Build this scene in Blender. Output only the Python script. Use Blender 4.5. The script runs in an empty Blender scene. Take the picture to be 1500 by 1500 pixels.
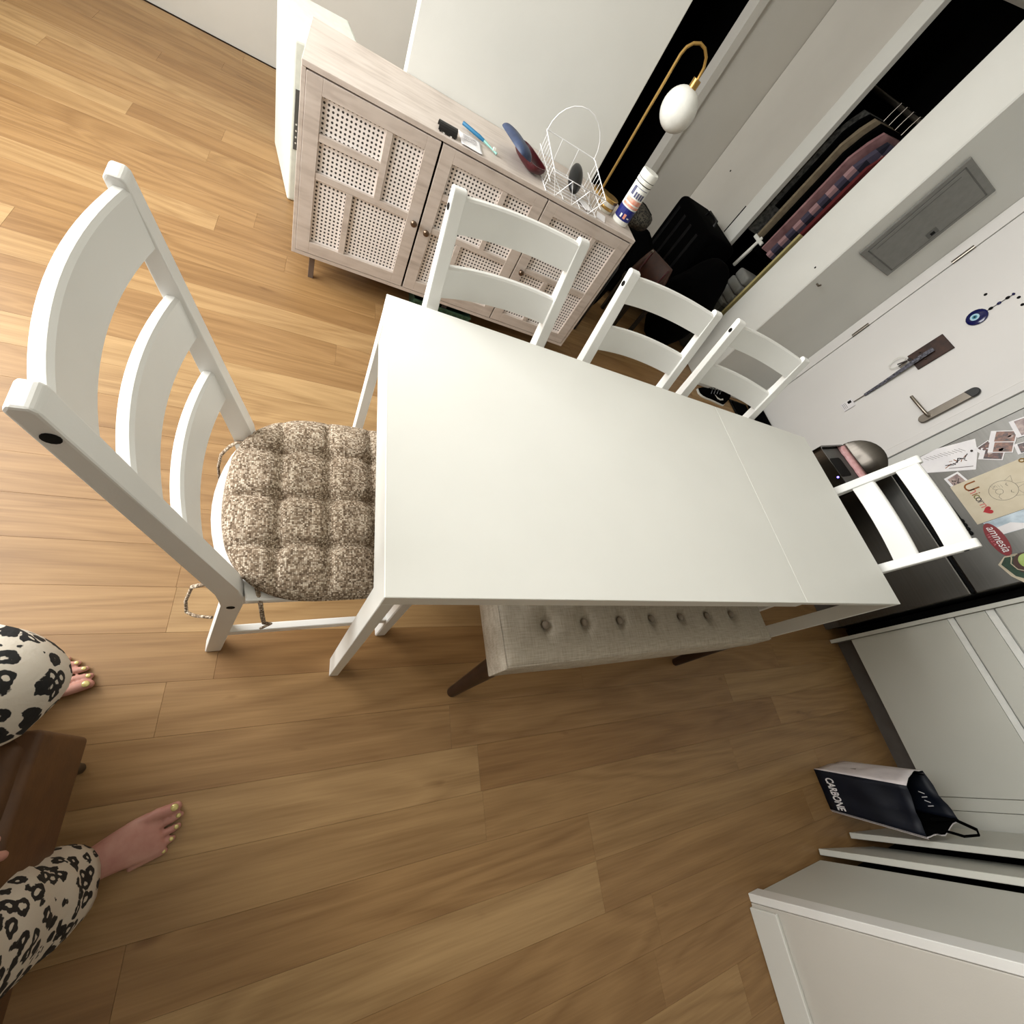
import bpy, bmesh, math, random
from mathutils import Vector, Matrix, noise as mnoise
random.seed(7)
SC = bpy.context.scene
COL = SC.collection
PI = math.pi

# ---------------------------------------------------------------- camera
CAM = Vector((0.583507, -0.137822, 1.375113))
RX = Vector((0.13408, 0.880811, 0.454087))
RY = Vector((0.877045, 0.10784, -0.468148))
RZ = Vector((-0.461319, 0.461024, -0.758051))
cd = bpy.data.cameras.new('camera'); cam = bpy.data.objects.new('camera', cd); COL.objects.link(cam)
cam.matrix_world = Matrix(((RX.x, -RY.x, -RZ.x, CAM.x), (RX.y, -RY.y, -RZ.y, CAM.y), (RX.z, -RY.z, -RZ.z, CAM.z), (0, 0, 0, 1)))
cd.sensor_width = 36.0; cd.lens = 607.76 / 1500 * 36.0; cd.clip_start = 0.02; cd.clip_end = 60
SC.camera = cam

# ---------------------------------------------------------------- world, lights, exposure
W = bpy.data.worlds.new('sky'); SC.world = W; W.use_nodes = True
W.node_tree.nodes['Background'].inputs[0].default_value = (0.75, 0.86, 1.0, 1)
W.node_tree.nodes['Background'].inputs[1].default_value = 1.0
def area(name, loc, rot, sx, sy, power, color):
    l = bpy.data.lights.new(name, 'AREA'); l.shape = 'RECTANGLE'; l.size = sx; l.size_y = sy; l.energy = power; l.color = color
    o = bpy.data.objects.new(name, l); COL.objects.link(o); o.location = loc; o.rotation_euler = rot; return o
area('window_daylight', (-0.95, -2.02, 1.6), (math.radians(90), 0, 0), 2.5, 1.6, 158, (1.0, 0.99, 0.97))
VS = SC.view_settings
VS.view_transform = 'Standard'; VS.look = 'None'; VS.gamma = 1.0; VS.use_curve_mapping = False
VS.exposure = 0.0

# ---------------------------------------------------------------- helpers
def lin(c):
    if isinstance(c, str):
        c = tuple(int(c[i:i + 2], 16) / 255 for i in (0, 2, 4))
    return tuple(v / 12.92 if v <= 0.04045 else ((v + 0.055) / 1.055) ** 2.4 for v in c) + (1.0,)

class NT:
    def __init__(s, name):
        s.m = bpy.data.materials.new(name); s.m.use_nodes = True; s.t = s.m.node_tree
        s.b = s.t.nodes['Principled BSDF']
    def n(s, typ, **kw):
        x = s.t.nodes.new('ShaderNode' + typ)
        for k, v in kw.items():
            if hasattr(x, k): setattr(x, k, v)
            else: x.inputs[k.replace('_', ' ')].default_value = v
        return x
    def l(s, a, b): s.t.links.new(a, b)
    def ramp(s, fac, stops, interp='LINEAR'):
        r = s.n('ValToRGB'); r.color_ramp.interpolation = interp
        e = r.color_ramp.elements
        while len(e) < len(stops): e.new(0.5)
        for i, (p, c) in enumerate(stops): e[i].position = p; e[i].color = c if len(c) == 4 else lin(c)
        s.l(fac, r.inputs[0]); return r
    def math(s, op, a, b=None, c=None):
        x = s.n('Math', operation=op)
        for i, v in enumerate((a, b, c)):
            if v is None: continue
            if isinstance(v, (int, float)): x.inputs[i].default_value = v
            else: s.l(v, x.inputs[i])
        return x.outputs[0]
    def coords(s, kind='Object', scale=(1, 1, 1), loc=(0, 0, 0), rot=(0, 0, 0)):
        if kind == 'World':
            g = s.n('NewGeometry').outputs['Position']
        else:
            g = s.n('TexCoord').outputs[kind]
        m = s.n('Mapping'); m.inputs['Scale'].default_value = scale; m.inputs['Location'].default_value = loc; m.inputs['Rotation'].default_value = rot
        s.l(g, m.inputs[0]); return m.outputs[0]
    def bump(s, h, strength=0.2, dist=0.002):
        b = s.n('Bump'); b.inputs['Strength'].default_value = strength; b.inputs['Distance'].default_value = dist
        s.l(h, b.inputs['Height']); s.l(b.outputs[0], s.b.inputs['Normal']); return b

MATS = {}
def plain(name, col, rough=0.5, metal=0.0, col2=None, nscale=30, bump=0.0, bscale=None, spec=None, alpha=None, emit=None, coat=0):
    """colour with a slow procedural mottling and fine relief"""
    t = NT(name); p = t.b.inputs
    p['Roughness'].default_value = rough; p['Metallic'].default_value = metal
    c1 = lin(col); c2 = lin(col2) if col2 else tuple(min(1, v * 0.9) for v in c1[:3]) + (1,)
    co = t.coords()
    nz = t.n('TexNoise'); nz.inputs['Scale'].default_value = nscale; nz.inputs['Detail'].default_value = 3
    t.l(co, nz.inputs['Vector'])
    r = t.ramp(nz.outputs['Fac'], [(0.35, c1), (0.7, c2)]); t.l(r.outputs[0], p['Base Color'])
    if bump:
        nb = t.n('TexNoise'); nb.inputs['Scale'].default_value = bscale or nscale * 6; nb.inputs['Detail'].default_value = 4
        t.l(co, nb.inputs['Vector']); t.bump(nb.outputs['Fac'], bump)
    if spec is not None: p['Specular IOR Level'].default_value = spec
    if coat: p['Coat Weight'].default_value = coat
    if alpha is not None: p['Alpha'].default_value = alpha
    if emit: p['Emission Color'].default_value = lin(emit[0]); p['Emission Strength'].default_value = emit[1]
    MATS[name] = t.m; return t.m

def M(n): return MATS[n]

def new_bm(): return bmesh.new()

def add_box(bm, lo, hi, bev=0.0, mtx=None, seg=1):
    lo, hi = Vector(lo), Vector(hi)
    vs = [bm.verts.new((x, y, z)) for x in (lo.x, hi.x) for y in (lo.y, hi.y) for z in (lo.z, hi.z)]
    fs = [(0, 1, 3, 2), (4, 6, 7, 5), (0, 4, 5, 1), (2, 3, 7, 6), (0, 2, 6, 4), (1, 5, 7, 3)]
    faces = [bm.faces.new([vs[i] for i in f]) for f in fs]
    if bev:
        es = list({e for f in faces for e in f.edges})
        r = bmesh.ops.bevel(bm, geom=es, offset=bev, segments=seg, affect='EDGES', profile=0.5)
        vs = list({v for f in r['faces'] for v in f.verts} | {v for v in vs if v.is_valid})
    if mtx is not None:
        for v in vs: v.co = mtx @ v.co
    return vs

def add_prism(bm, pts, axis, a, b, bev=0.0, seg=1):
    """polygon pts (2D) extruded along axis index from a to b"""
    def mk(p, t):
        return ((t, p[0], p[1]) if axis == 0 else (p[0], t, p[1]) if axis == 1 else (p[0], p[1], t))
    A = [bm.verts.new(mk(p, a)) for p in pts]; B = [bm.verts.new(mk(p, b)) for p in pts]
    fs = [bm.faces.new(A[::-1]), bm.faces.new(B)]
    n = len(pts)
    for i in range(n): fs.append(bm.faces.new((A[i], A[(i + 1) % n], B[(i + 1) % n], B[i])))
    if bev:
        es = list({e for f in fs for e in f.edges if e.calc_length() > bev * 2.2})
        bmesh.ops.bevel(bm, geom=es, offset=bev, segments=seg, affect='EDGES', profile=0.5)
    return A + B

def rings(bm, rs, cap=True, close=False):
    """loft through a list of rings (each a list of points)"""
    R = [[bm.verts.new(p) for p in r] for r in rs]
    n = len(R[0]); m = len(R)
    for i in range(m if close else m - 1):
        a, b = R[i], R[(i + 1) % m]
        for k in range(n):
            bm.faces.new((a[k], a[(k + 1) % n], b[(k + 1) % n], b[k]))
    if cap and not close:
        bm.faces.new(R[0][::-1]); bm.faces.new(R[-1])
    return R

def frame_of(d):
    d = d.normalized(); up = Vector((0, 0, 1)) if abs(d.z) < 0.9 else Vector((1, 0, 0))
    a = d.cross(up).normalized(); b = a.cross(d).normalized(); return a, b

def add_tube(bm, path, r, n=8, closed=False, flat=1.0):
    path = [Vector(p) for p in path]; m = len(path); rs = []
    prev = None
    for i, p in enumerate(path):
        if closed: d = path[(i + 1) % m] - path[i - 1]
        else: d = path[min(i + 1, m - 1)] - path[max(i - 1, 0)]
        if prev is None: a, b = frame_of(d)
        else:
            dn = d.normalized(); a = prev[0] - dn * prev[0].dot(dn)
            a = a.normalized() if a.length > 1e-6 else frame_of(d)[0]; b = a.cross(dn).normalized()
        prev = (a, b)
        rr = r[i] if isinstance(r, (list, tuple)) else r
        rs.append([p + a * (math.cos(t) * rr) + b * (math.sin(t) * rr * flat) for t in (2 * PI * k / n for k in range(n))])
    rings(bm, rs, cap=not closed, close=closed)

def add_lathe(bm, prof, loc=(0, 0, 0), n=24, sx=1, sy=1, mtx=None):
    loc = Vector(loc)
    rs = []
    for r, z in prof:
        rs.append([Vector((math.cos(2 * PI * k / n) * max(r, 1e-4) * sx, math.sin(2 * PI * k / n) * max(r, 1e-4) * sy, z)) for k in range(n)])
    if mtx is not None: rs = [[mtx @ p for p in r] for r in rs]
    rs = [[p + loc for p in r] for r in rs]
    rings(bm, rs)

def add_ellipsoid(bm, c, r, u=16, v=10, mtx=None, fn=None):
    rs = []
    for j in range(v + 1):
        th = PI * j / v; row = []
        for i in range(u):
            ph = 2 * PI * i / u
            p = Vector((max(math.sin(th), 0.01) * math.cos(ph) * r[0], max(math.sin(th), 0.01) * math.sin(ph) * r[1], -math.cos(th) * r[2]))
            if fn: p = fn(p)
            if mtx is not None: p = mtx @ p
            row.append(p + Vector(c))
        rs.append(row)
    rings(bm, rs)

def obj(name, bm, m=None, parent=None, smooth=False, loc=None, rz=None):
    bmesh.ops.recalc_face_normals(bm, faces=bm.faces)
    me = bpy.data.meshes.new(name); bm.to_mesh(me); bm.free()
    o = bpy.data.objects.new(name, me); COL.objects.link(o)
    if m is not None: me.materials.append(M(m) if isinstance(m, str) else m)
    if parent is not None: o.parent = parent
    if smooth:
        for p in me.polygons: p.use_smooth = True
    if smooth == 'auto':
        try: me.set_sharp_from_angle(angle=math.radians(35))
        except Exception: pass
    if loc is not None: o.location = loc
    if rz is not None: o.rotation_euler = (0, 0, rz)
    return o

def box(name, lo, hi, m, parent=None, bev=0.0, seg=1):
    bm = new_bm(); add_box(bm, lo, hi, bev, seg=seg); return obj(name, bm, m, parent)

def tube(name, path, r, m, parent=None, n=8, closed=False, flat=1.0):
    bm = new_bm(); add_tube(bm, path, r, n, closed, flat); return obj(name, bm, m, parent, smooth='auto')

def tag(o, label, cat, group=None):
    o['label'] = label; o['category'] = cat
    if group: o['group'] = group
    return o

def thing(name, label, cat, loc=(0, 0, 0), rz=0, group=None):
    o = bpy.data.objects.new(name, None); COL.objects.link(o); o.empty_display_size = 0.1
    o.location = loc; o.rotation_euler = (0, 0, rz); return tag(o, label, cat, group)

def struct(o):
    o['kind'] = 'structure'; return o

def copy_tree(o, parent=None):
    c = o.copy(); COL.objects.link(c)
    if parent is not None: c.parent = parent
    for ch in list(o.children): copy_tree(ch, c)
    return c

def text(name, s, size, m, parent, mtx, ext=0.0004, shear=0.0, xs=1.0, off=0.0):
    cu = bpy.data.curves.new(name, 'FONT'); cu.body = s; cu.size = size; cu.extrude = ext; cu.align_x = 'CENTER'; cu.align_y = 'CENTER'; cu.shear = shear; cu.offset = off
    t = bpy.data.objects.new(name, cu); COL.objects.link(t)
    bpy.context.view_layer.update()
    me = bpy.data.meshes.new_from_object(t.evaluated_get(bpy.context.evaluated_depsgraph_get()))
    bpy.data.objects.remove(t); bpy.data.curves.remove(cu)
    for v in me.vertices: v.co.x *= xs
    me.transform(mtx); me.materials.clear(); me.materials.append(M(m))
    o = bpy.data.objects.new(name, me); COL.objects.link(o); o.parent = parent; return o

def rotz(a): return Matrix.Rotation(a, 4, 'Z')
def T(v): return Matrix.Translation(Vector(v))

# plane facing -Y (u = +X, v = +Z)
def face_ny(x, y, z, roll=0.0):
    return T((x, y, z)) @ Matrix.Rotation(math.radians(90), 4, 'X') @ Matrix.Rotation(roll, 4, 'Z')

# ---------------------------------------------------------------- materials
plain('white_paint', (0.93, 0.93, 0.915), 0.38, nscale=8, col2=(0.915, 0.915, 0.90), bump=0.05, bscale=300)
plain('table_white', (0.93, 0.93, 0.905), 0.42, nscale=5, col2=(0.92, 0.92, 0.895), bump=0.03, bscale=400)
plain('wall_white', (0.87, 0.87, 0.845), 0.75, nscale=4, col2=(0.855, 0.855, 0.83), bump=0.1, bscale=250)
plain('wall_grey', (0.80, 0.785, 0.75), 0.8, nscale=4, col2=(0.785, 0.77, 0.735), bump=0.1, bscale=250)
plain('door_white', (0.90, 0.89, 0.875), 0.5, nscale=3, col2=(0.89, 0.88, 0.865), bump=0.12, bscale=500)
plain('kitchen_white', (0.80, 0.80, 0.765), 0.45, nscale=3, col2=(0.79, 0.79, 0.755))
plain('kitchen_lip', (0.9, 0.9, 0.88), 0.4)
plain('floor_gap', (0.42, 0.29, 0.17), 0.7)
plain('toe_kick', (0.36, 0.34, 0.32), 0.5, col2=(0.3, 0.28, 0.26), nscale=10)
plain('black', (0.015, 0.014, 0.014), 0.7, spec=0.2)
plain('black_plastic', (0.05, 0.05, 0.055), 0.35)
plain('black_cloth', (0.012, 0.012, 0.013), 1.0, spec=0.05, bump=0.3, bscale=120)
plain('unlit_black', (0.03, 0.027, 0.025), 0.95, spec=0.05)  # near-black that puts the shade of unlit interiors into the colour
plain('bench_leg', (0.20, 0.12, 0.085), 0.4, col2=(0.13, 0.075, 0.05), nscale=18)
plain('cabinet_leg', (0.45, 0.40, 0.37), 0.4, metal=0.3)
plain('knob', (0.45, 0.38, 0.32), 0.3, metal=0.9)
plain('brushed_nickel', (0.55, 0.52, 0.48), 0.32, metal=0.95)
plain('gold', (0.72, 0.58, 0.33), 0.32, metal=0.85)
plain('white_wire', (0.95, 0.95, 0.95), 0.4)
plain('white_plastic', (0.93, 0.93, 0.90), 0.4)
plain('appliance_white', (0.90, 0.92, 0.88), 0.45)
plain('grey_plastic', (0.35, 0.35, 0.34), 0.5)
plain('paper', (0.93, 0.92, 0.92), 0.7, nscale=12, col2=(0.88, 0.87, 0.88))
plain('kraft', (0.83, 0.79, 0.70), 0.8, nscale=15, col2=(0.79, 0.745, 0.65))
plain('ink_grey', (0.45, 0.42, 0.40), 0.8)
plain('ink_dark', (0.22, 0.19, 0.18), 0.8)
plain('ink_brown', (0.55, 0.33, 0.15), 0.8)
plain('ink_pink', (0.80, 0.45, 0.42), 0.8)
plain('ink_green', (0.45, 0.45, 0.2), 0.8)
plain('red', (0.72, 0.10, 0.14), 0.6, col2=(0.62, 0.06, 0.1))
plain('sticker_red', (0.52, 0.04, 0.09), 0.35, col2=(0.45, 0.03, 0.07))
plain('sticker_pink', (0.85, 0.45, 0.5), 0.5)
plain('blue_case', (0.20, 0.26, 0.38), 0.5, col2=(0.16, 0.20, 0.30))
plain('maroon', (0.30, 0.03, 0.07), 0.35, col2=(0.22, 0.02, 0.05))
plain('pen_blue', (0.10, 0.42, 0.58), 0.4)
plain('pen_teal', (0.50, 0.70, 0.66), 0.4)
plain('label_blue', (0.12, 0.16, 0.48), 0.45, col2=(0.10, 0.13, 0.42))
plain('label_orange', (0.88, 0.55, 0.45), 0.5, col2=(0.92, 0.75, 0.68), nscale=60)
plain('label_text', (0.35, 0.36, 0.48), 0.6)
plain('green_bag', (0.20, 0.32, 0.24), 0.6, col2=(0.10, 0.2, 0.14), nscale=40)
plain('navy', (0.06, 0.082, 0.135), 0.5, spec=0.3, col2=(0.045, 0.062, 0.10), nscale=14, bump=0.25, bscale=25)
plain('bag_white', (0.95, 0.92, 0.925), 0.55, nscale=14, col2=(0.88, 0.85, 0.86), bump=0.2, bscale=30)
plain('brown_leather', (0.27, 0.13, 0.055), 0.5, col2=(0.21, 0.10, 0.04), bump=0.2, bscale=80)
plain('ottoman_leather', (0.37, 0.245, 0.13), 0.55, col2=(0.31, 0.20, 0.105), nscale=25, bump=0.2, bscale=140)
plain('beige_coat', (0.50, 0.45, 0.36), 0.9, col2=(0.42, 0.37, 0.3), bump=0.3, bscale=60)
plain('pink_shirt', (0.62, 0.47, 0.47), 0.95, col2=(0.48, 0.34, 0.35), nscale=14)
plain('dark_red_cloth', (0.35, 0.08, 0.08), 0.9)
plain('grey_cloth', (0.40, 0.40, 0.38), 0.9, col2=(0.18, 0.18, 0.18), nscale=45)
plain('yellow_board', (0.70, 0.65, 0.44), 0.6, col2=(0.62, 0.57, 0.38), nscale=10)
plain('light_grey_cloth', (0.52, 0.52, 0.50), 0.95)
plain('panel_grey', (0.50, 0.50, 0.48), 0.45, metal=0.1, col2=(0.47, 0.47, 0.45))
plain('panel_line', (0.36, 0.36, 0.345), 0.5)
plain('pink_bag', (0.86, 0.68, 0.68), 0.4, col2=(0.80, 0.58, 0.58), nscale=60, bump=0.4, bscale=40)
plain('eye_blue', (0.06, 0.08, 0.32), 0.12)
plain('eye_light', (0.70, 0.85, 0.92), 0.2)
plain('eye_iris', (0.25, 0.55, 0.65), 0.2)
plain('skin', (0.74, 0.55, 0.49), 0.5, col2=(0.68, 0.46, 0.41), nscale=25, bump=0.08, bscale=200)
plain('nail_gold', (0.80, 0.74, 0.48), 0.22, metal=0.35)
plain('shirt_grey', (0.55, 0.55, 0.56), 0.9)
plain('hair', (0.16, 0.10, 0.07), 0.5, col2=(0.10, 0.06, 0.04), nscale=60)
plain('led', (0.3, 0.3, 1.0), 0.3, emit=((0.45, 0.4, 1.0), 6))
plain('door_lockblack', (0.06, 0.06, 0.06), 0.4)
plain('glass', (0.9, 0.95, 0.95), 0.05)
t = MATS['glass'].node_tree.nodes['Principled BSDF'].inputs; t['Transmission Weight'].default_value = 1.0
plain('candle_glass', (0.82, 0.80, 0.74), 0.15)
plain('green_magnet', (0.10, 0.25, 0.16), 0.5, col2=(0.05, 0.18, 0.1), nscale=80)
plain('lime', (0.62, 0.72, 0.35), 0.5, col2=(0.72, 0.8, 0.5), nscale=50)
plain('brown_magnet', (0.28, 0.17, 0.14), 0.6)
plain('photo_dark', (0.06, 0.045, 0.05), 0.35, col2=(0.45, 0.26, 0.22), nscale=85)
plain('photo_warm', (0.56, 0.37, 0.28), 0.35, col2=(0.07, 0.05, 0.055), nscale=75)
plain('photo_mauve', (0.45, 0.36, 0.36), 0.35, col2=(0.72, 0.64, 0.60), nscale=45)
plain('photo_blue', (0.78, 0.84, 0.88), 0.35, col2=(0.60, 0.67, 0.72), nscale=25)
plain('closet_box', (0.40, 0.40, 0.37), 0.8)
plain('bench_button', (0.60, 0.55, 0.49), 0.9)
plain('plaque', (0.26, 0.15, 0.10), 0.5, col2=(0.16, 0.09, 0.06), nscale=30)
plain('lanyard', (0.10, 0.10, 0.13), 0.7, col2=(0.5, 0.5, 0.55), nscale=90)
plain('marble_board', (0.8, 0.8, 0.8), 0.4)

def wood_floor():
    t = NT('oak_floor'); p = t.b.inputs
    oi = t.n('ObjectInfo')
    g = t.n('NewGeometry').outputs['Position']
    off = t.n('CombineXYZ'); s1 = t.math('MULTIPLY', oi.outputs['Random'], 37.0); s2 = t.math('MULTIPLY', oi.outputs['Random'], 91.0)
    t.l(s1, off.inputs[0]); t.l(s2, off.inputs[1])
    ad = t.n('VectorMath', operation='ADD'); t.l(g, ad.inputs[0]); t.l(off.outputs[0], ad.inputs[1])
    mp = t.n('Mapping'); mp.inputs['Scale'].default_value = (1, 0.13, 1); t.l(ad.outputs[0], mp.inputs[0])
    # large figure (cathedral rings)
    n0 = t.n('TexNoise'); n0.inputs['Scale'].default_value = 5.0; n0.inputs['Detail'].default_value = 2.5; n0.inputs['Distortion'].default_value = 0.7; t.l(mp.outputs[0], n0.inputs['Vector'])
    rg = t.math('FRACT', t.math('MULTIPLY', n0.outputs['Fac'], 9.0))
    rg = t.math('ABSOLUTE', t.math('SUBTRACT', rg, 0.5))
    # fine fibres
    mf = t.n('Mapping'); mf.inputs['Scale'].default_value = (1, 0.035, 1); t.l(ad.outputs[0], mf.inputs[0])
    n1 = t.n('TexNoise'); n1.inputs['Scale'].default_value = 160; n1.inputs['Detail'].default_value = 4; t.l(mf.outputs[0], n1.inputs['Vector'])
    n2 = t.n('TexNoise'); n2.inputs['Scale'].default_value = 28; n2.inputs['Detail'].default_value = 3; t.l(mf.outputs[0], n2.inputs['Vector'])
    base = t.ramp(oi.outputs['Random'], [(0.0, (0.585, 0.45, 0.29)), (0.22, (0.645, 0.51, 0.345)), (0.45, (0.615, 0.48, 0.315)), (0.72, (0.70, 0.575, 0.405)), (0.86, (0.625, 0.49, 0.325)), (1.0, (0.57, 0.43, 0.27))])
    dark = t.n('MixRGB', blend_type='MULTIPLY')
    f = t.math('ADD', t.math('MULTIPLY', t.math('SUBTRACT', 0.5, rg), 0.42), t.math('MULTIPLY', n2.outputs['Fac'], 0.27))
    f = t.math('ADD', f, t.math('MULTIPLY', n1.outputs['Fac'], 0.42))
    rr = t.ramp(f, [(0.28, (0.98, 0.97, 0.94, 1)), (0.72, (0.56, 0.49, 0.405, 1))])
    dark.inputs[0].default_value = 1.0; t.l(base.outputs[0], dark.inputs[1]); t.l(rr.outputs[0], dark.inputs[2])
    # knots / flecks
    v = t.n('TexNoise'); v.inputs['Scale'].default_value = 16; v.inputs['Detail'].default_value = 2; 
    mk = t.n('Mapping'); mk.inputs['Scale'].default_value = (1, 0.3, 1); t.l(ad.outputs[0], mk.inputs[0]); t.l(mk.outputs[0], v.inputs['Vector'])
    kr = t.ramp(v.outputs['Fac'], [(0.70, (1, 1, 1, 1)), (0.80, (0.55, 0.46, 0.38, 1))])
    d2 = t.n('MixRGB', blend_type='MULTIPLY'); d2.inputs[0].default_value = 1; t.l(dark.outputs[0], d2.inputs[1]); t.l(kr.outputs[0], d2.inputs[2])
    t.l(d2.outputs[0], p['Base Color'])
    p['Roughness'].default_value = 0.42; p['Specular IOR Level'].default_value = 0.4
    t.bump(n1.outputs['Fac'], 0.12, 0.001)
    MATS['oak_floor'] = t.m
wood_floor()

def cabinet_wood():
    t = NT('greige_wood'); p = t.b.inputs
    co = t.coords('Object', (1, 1, 0.15)); co2 = t.coords('Object', (1, 0.12, 1))
    n1 = t.n('TexNoise'); n1.inputs['Scale'].default_value = 45; n1.inputs['Detail'].default_value = 5; n1.inputs['Distortion'].default_value = 0.6; t.l(co2, n1.inputs['Vector'])
    n2 = t.n('TexNoise'); n2.inputs['Scale'].default_value = 9; n2.inputs['Detail'].default_value = 3; t.l(t.coords(), n2.inputs['Vector'])
    f = t.math('ADD', t.math('MULTIPLY', n1.outputs['Fac'], 0.6), t.math('MULTIPLY', n2.outputs['Fac'], 0.4))
    r = t.ramp(f, [(0.3, (0.69, 0.64, 0.60)), (0.5, (0.78, 0.735, 0.695)), (0.72, (0.82, 0.78, 0.745))])
    t.l(r.outputs[0], p['Base Color']); p['Roughness'].default_value = 0.55
    t.bump(n1.outputs['Fac'], 0.08, 0.001); MATS['greige_wood'] = t.m
cabinet_wood()

def cane():
    t = NT('cane'); p = t.b.inputs
    co = t.coords('Object'); sp = t.n('SeparateXYZ'); t.l(co, sp.inputs[0])
    S = 1 / 0.0148
    a = t.math('SUBTRACT', t.math('FRACT', t.math('MULTIPLY', sp.outputs[1], S)), 0.5)
    b = t.math('SUBTRACT', t.math('FRACT', t.math('MULTIPLY', sp.outputs[2], S)), 0.5)
    d = t.math('SQRT', t.math('ADD', t.math('MULTIPLY', a, a), t.math('MULTIPLY', b, b)))
    r = t.ramp(d, [(0.0, (0.025, 0.022, 0.02, 1)), (0.245, (0.03, 0.027, 0.025, 1)), (0.285, lin((0.95, 0.925, 0.91))), (1.0, lin((0.96, 0.94, 0.925)))])
    t.l(r.outputs[0], p['Base Color']); p['Roughness'].default_value = 0.6
    t.bump(t.math('MINIMUM', d, 0.3), 0.6, 0.003); MATS['cane'] = t.m
cane()

def weave(name, c_dark, c_mid, c_light, S, jitter=0.5, bumpd=0.002):
    t = NT(name); p = t.b.inputs
    co = t.coords('Object', (S, S, S))
    w1 = t.n('TexVoronoi'); w1.inputs['Scale'].default_value = 1.0; w1.inputs['Randomness'].default_value = jitter; t.l(co, w1.inputs['Vector'])
    sep = t.n('SeparateColor'); t.l(w1.outputs['Color'], sep.inputs[0])
    mp = t.n('Mapping'); mp.inputs['Scale'].default_value = (0.06, 0.9, 0.9); t.l(co, mp.inputs[0])
    nz = t.n('TexNoise'); nz.inputs['Scale'].default_value = 0.6; nz.inputs['Detail'].default_value = 3; t.l(mp.outputs[0], nz.inputs['Vector'])
    f = t.math('ADD', t.math('MULTIPLY', sep.outputs[0], 0.55), t.math('MULTIPLY', nz.outputs['Fac'], 0.45))
    r = t.ramp(f, [(0.2, c_dark), (0.5, c_mid), (0.8, c_light)])
    edge = t.ramp(w1.outputs['Distance'], [(0.25, (1, 1, 1, 1)), (0.75, (0.45, 0.42, 0.4, 1))])
    mx = t.n('MixRGB', blend_type='MULTIPLY'); mx.inputs[0].default_value = 1; t.l(r.outputs[0], mx.inputs[1]); t.l(edge.outputs[0], mx.inputs[2])
    t.l(mx.outputs[0], p['Base Color']); p['Roughness'].default_value = 0.95; p['Specular IOR Level'].default_value = 0.15
    t.bump(t.math('SUBTRACT', 1.0, w1.outputs['Distance']), 0.6, bumpd); MATS[name] = t.m
weave('cushion_weave', (0.40, 0.335, 0.27), (0.66, 0.585, 0.50), (0.90, 0.85, 0.77), 300, 0.22, 0.0012)

def linen():
    t = NT('bench_linen'); p = t.b.inputs
    a = t.n('TexNoise'); a.inputs['Scale'].default_value = 420; a.inputs['Detail'].default_value = 3; t.l(t.coords('Object', (1, 0.06, 0.2)), a.inputs['Vector'])
    b = t.n('TexNoise'); b.inputs['Scale'].default_value = 420; b.inputs['Detail'].default_value = 3; t.l(t.coords('Object', (0.06, 1, 0.2)), b.inputs['Vector'])
    f = t.math('ADD', t.math('MULTIPLY', a.outputs['Fac'], 0.5), t.math('MULTIPLY', b.outputs['Fac'], 0.5))
    r = t.ramp(f, [(0.36, (0.66, 0.615, 0.55)), (0.5, (0.72, 0.68, 0.615)), (0.64, (0.77, 0.735, 0.67))])
    t.l(r.outputs[0], p['Base Color']); p['Roughness'].default_value = 0.95; p['Specular IOR Level'].default_value = 0.15
    t.bump(f, 0.3, 0.001); MATS['bench_linen'] = t.m
linen()

def leopard(name, S, bg, spot):
    t = NT(name); p = t.b.inputs
    co = t.coords('Object', (S, S, S * 0.8))
    nz = t.n('TexNoise'); nz.inputs['Scale'].default_value = 1.3; nz.inputs['Detail'].default_value = 2; t.l(co, nz.inputs['Vector'])
    ad = t.n('VectorMath', operation='MULTIPLY_ADD'); t.l(nz.outputs['Color'], ad.inputs[0]); ad.inputs[1].default_value = (0.5, 0.5, 0.5); t.l(co, ad.inputs[2])
    v = t.n('TexVoronoi'); v.inputs['Scale'].default_value = 1.0; v.inputs['Randomness'].default_value = 0.75; t.l(ad.outputs[0], v.inputs['Vector'])
    n2 = t.n('TexNoise'); n2.inputs['Scale'].default_value = 2.6; t.l(co, n2.inputs['Vector'])
    d = t.math('ADD', v.outputs['Distance'], t.math('MULTIPLY', t.math('SUBTRACT', n2.outputs['Fac'], 0.5), 0.34))
    r = t.ramp(d, [(0.0, bg), (0.16, bg), (0.19, spot), (0.45, spot), (0.48, bg), (1.0, bg)])
    t.l(r.outputs[0], p['Base Color']); p['Roughness'].default_value = 0.85
    t.bump(n2.outputs['Fac'], 0.3, 0.004); MATS[name] = t.m
leopard('leopard_pants', 40, (0.80, 0.765, 0.71), (0.06, 0.055, 0.055))
leopard('leopard_bag', 95, (0.30, 0.28, 0.24), (0.04, 0.04, 0.04))

def steel(name, col, rough, stretch):
    t = NT(name); p = t.b.inputs
    n = t.n('TexNoise'); n.inputs['Scale'].default_value = 120; n.inputs['Detail'].default_value = 3; t.l(t.coords('Object', stretch), n.inputs['Vector'])
    n2 = t.n('TexNoise'); n2.inputs['Scale'].default_value = 5; t.l(t.coords(), n2.inputs['Vector'])
    t.l(t.ramp(n.outputs['Fac'], [(0.3, tuple(c * 0.93 for c in col)), (0.7, col)]).outputs[0], p['Base Color'])
    p['Metallic'].default_value = 1.0
    rr = t.n('MapRange'); rr.inputs[3].default_value = rough - 0.05; rr.inputs[4].default_value = rough + 0.07; t.l(n2.outputs['Fac'], rr.inputs[0]); t.l(rr.outputs[0], p['Roughness'])
    t.bump(n.outputs['Fac'], 0.05, 0.001); MATS[name] = t.m
steel('fridge_steel', (0.40, 0.395, 0.38), 0.36, (0.03, 1, 1))
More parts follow.
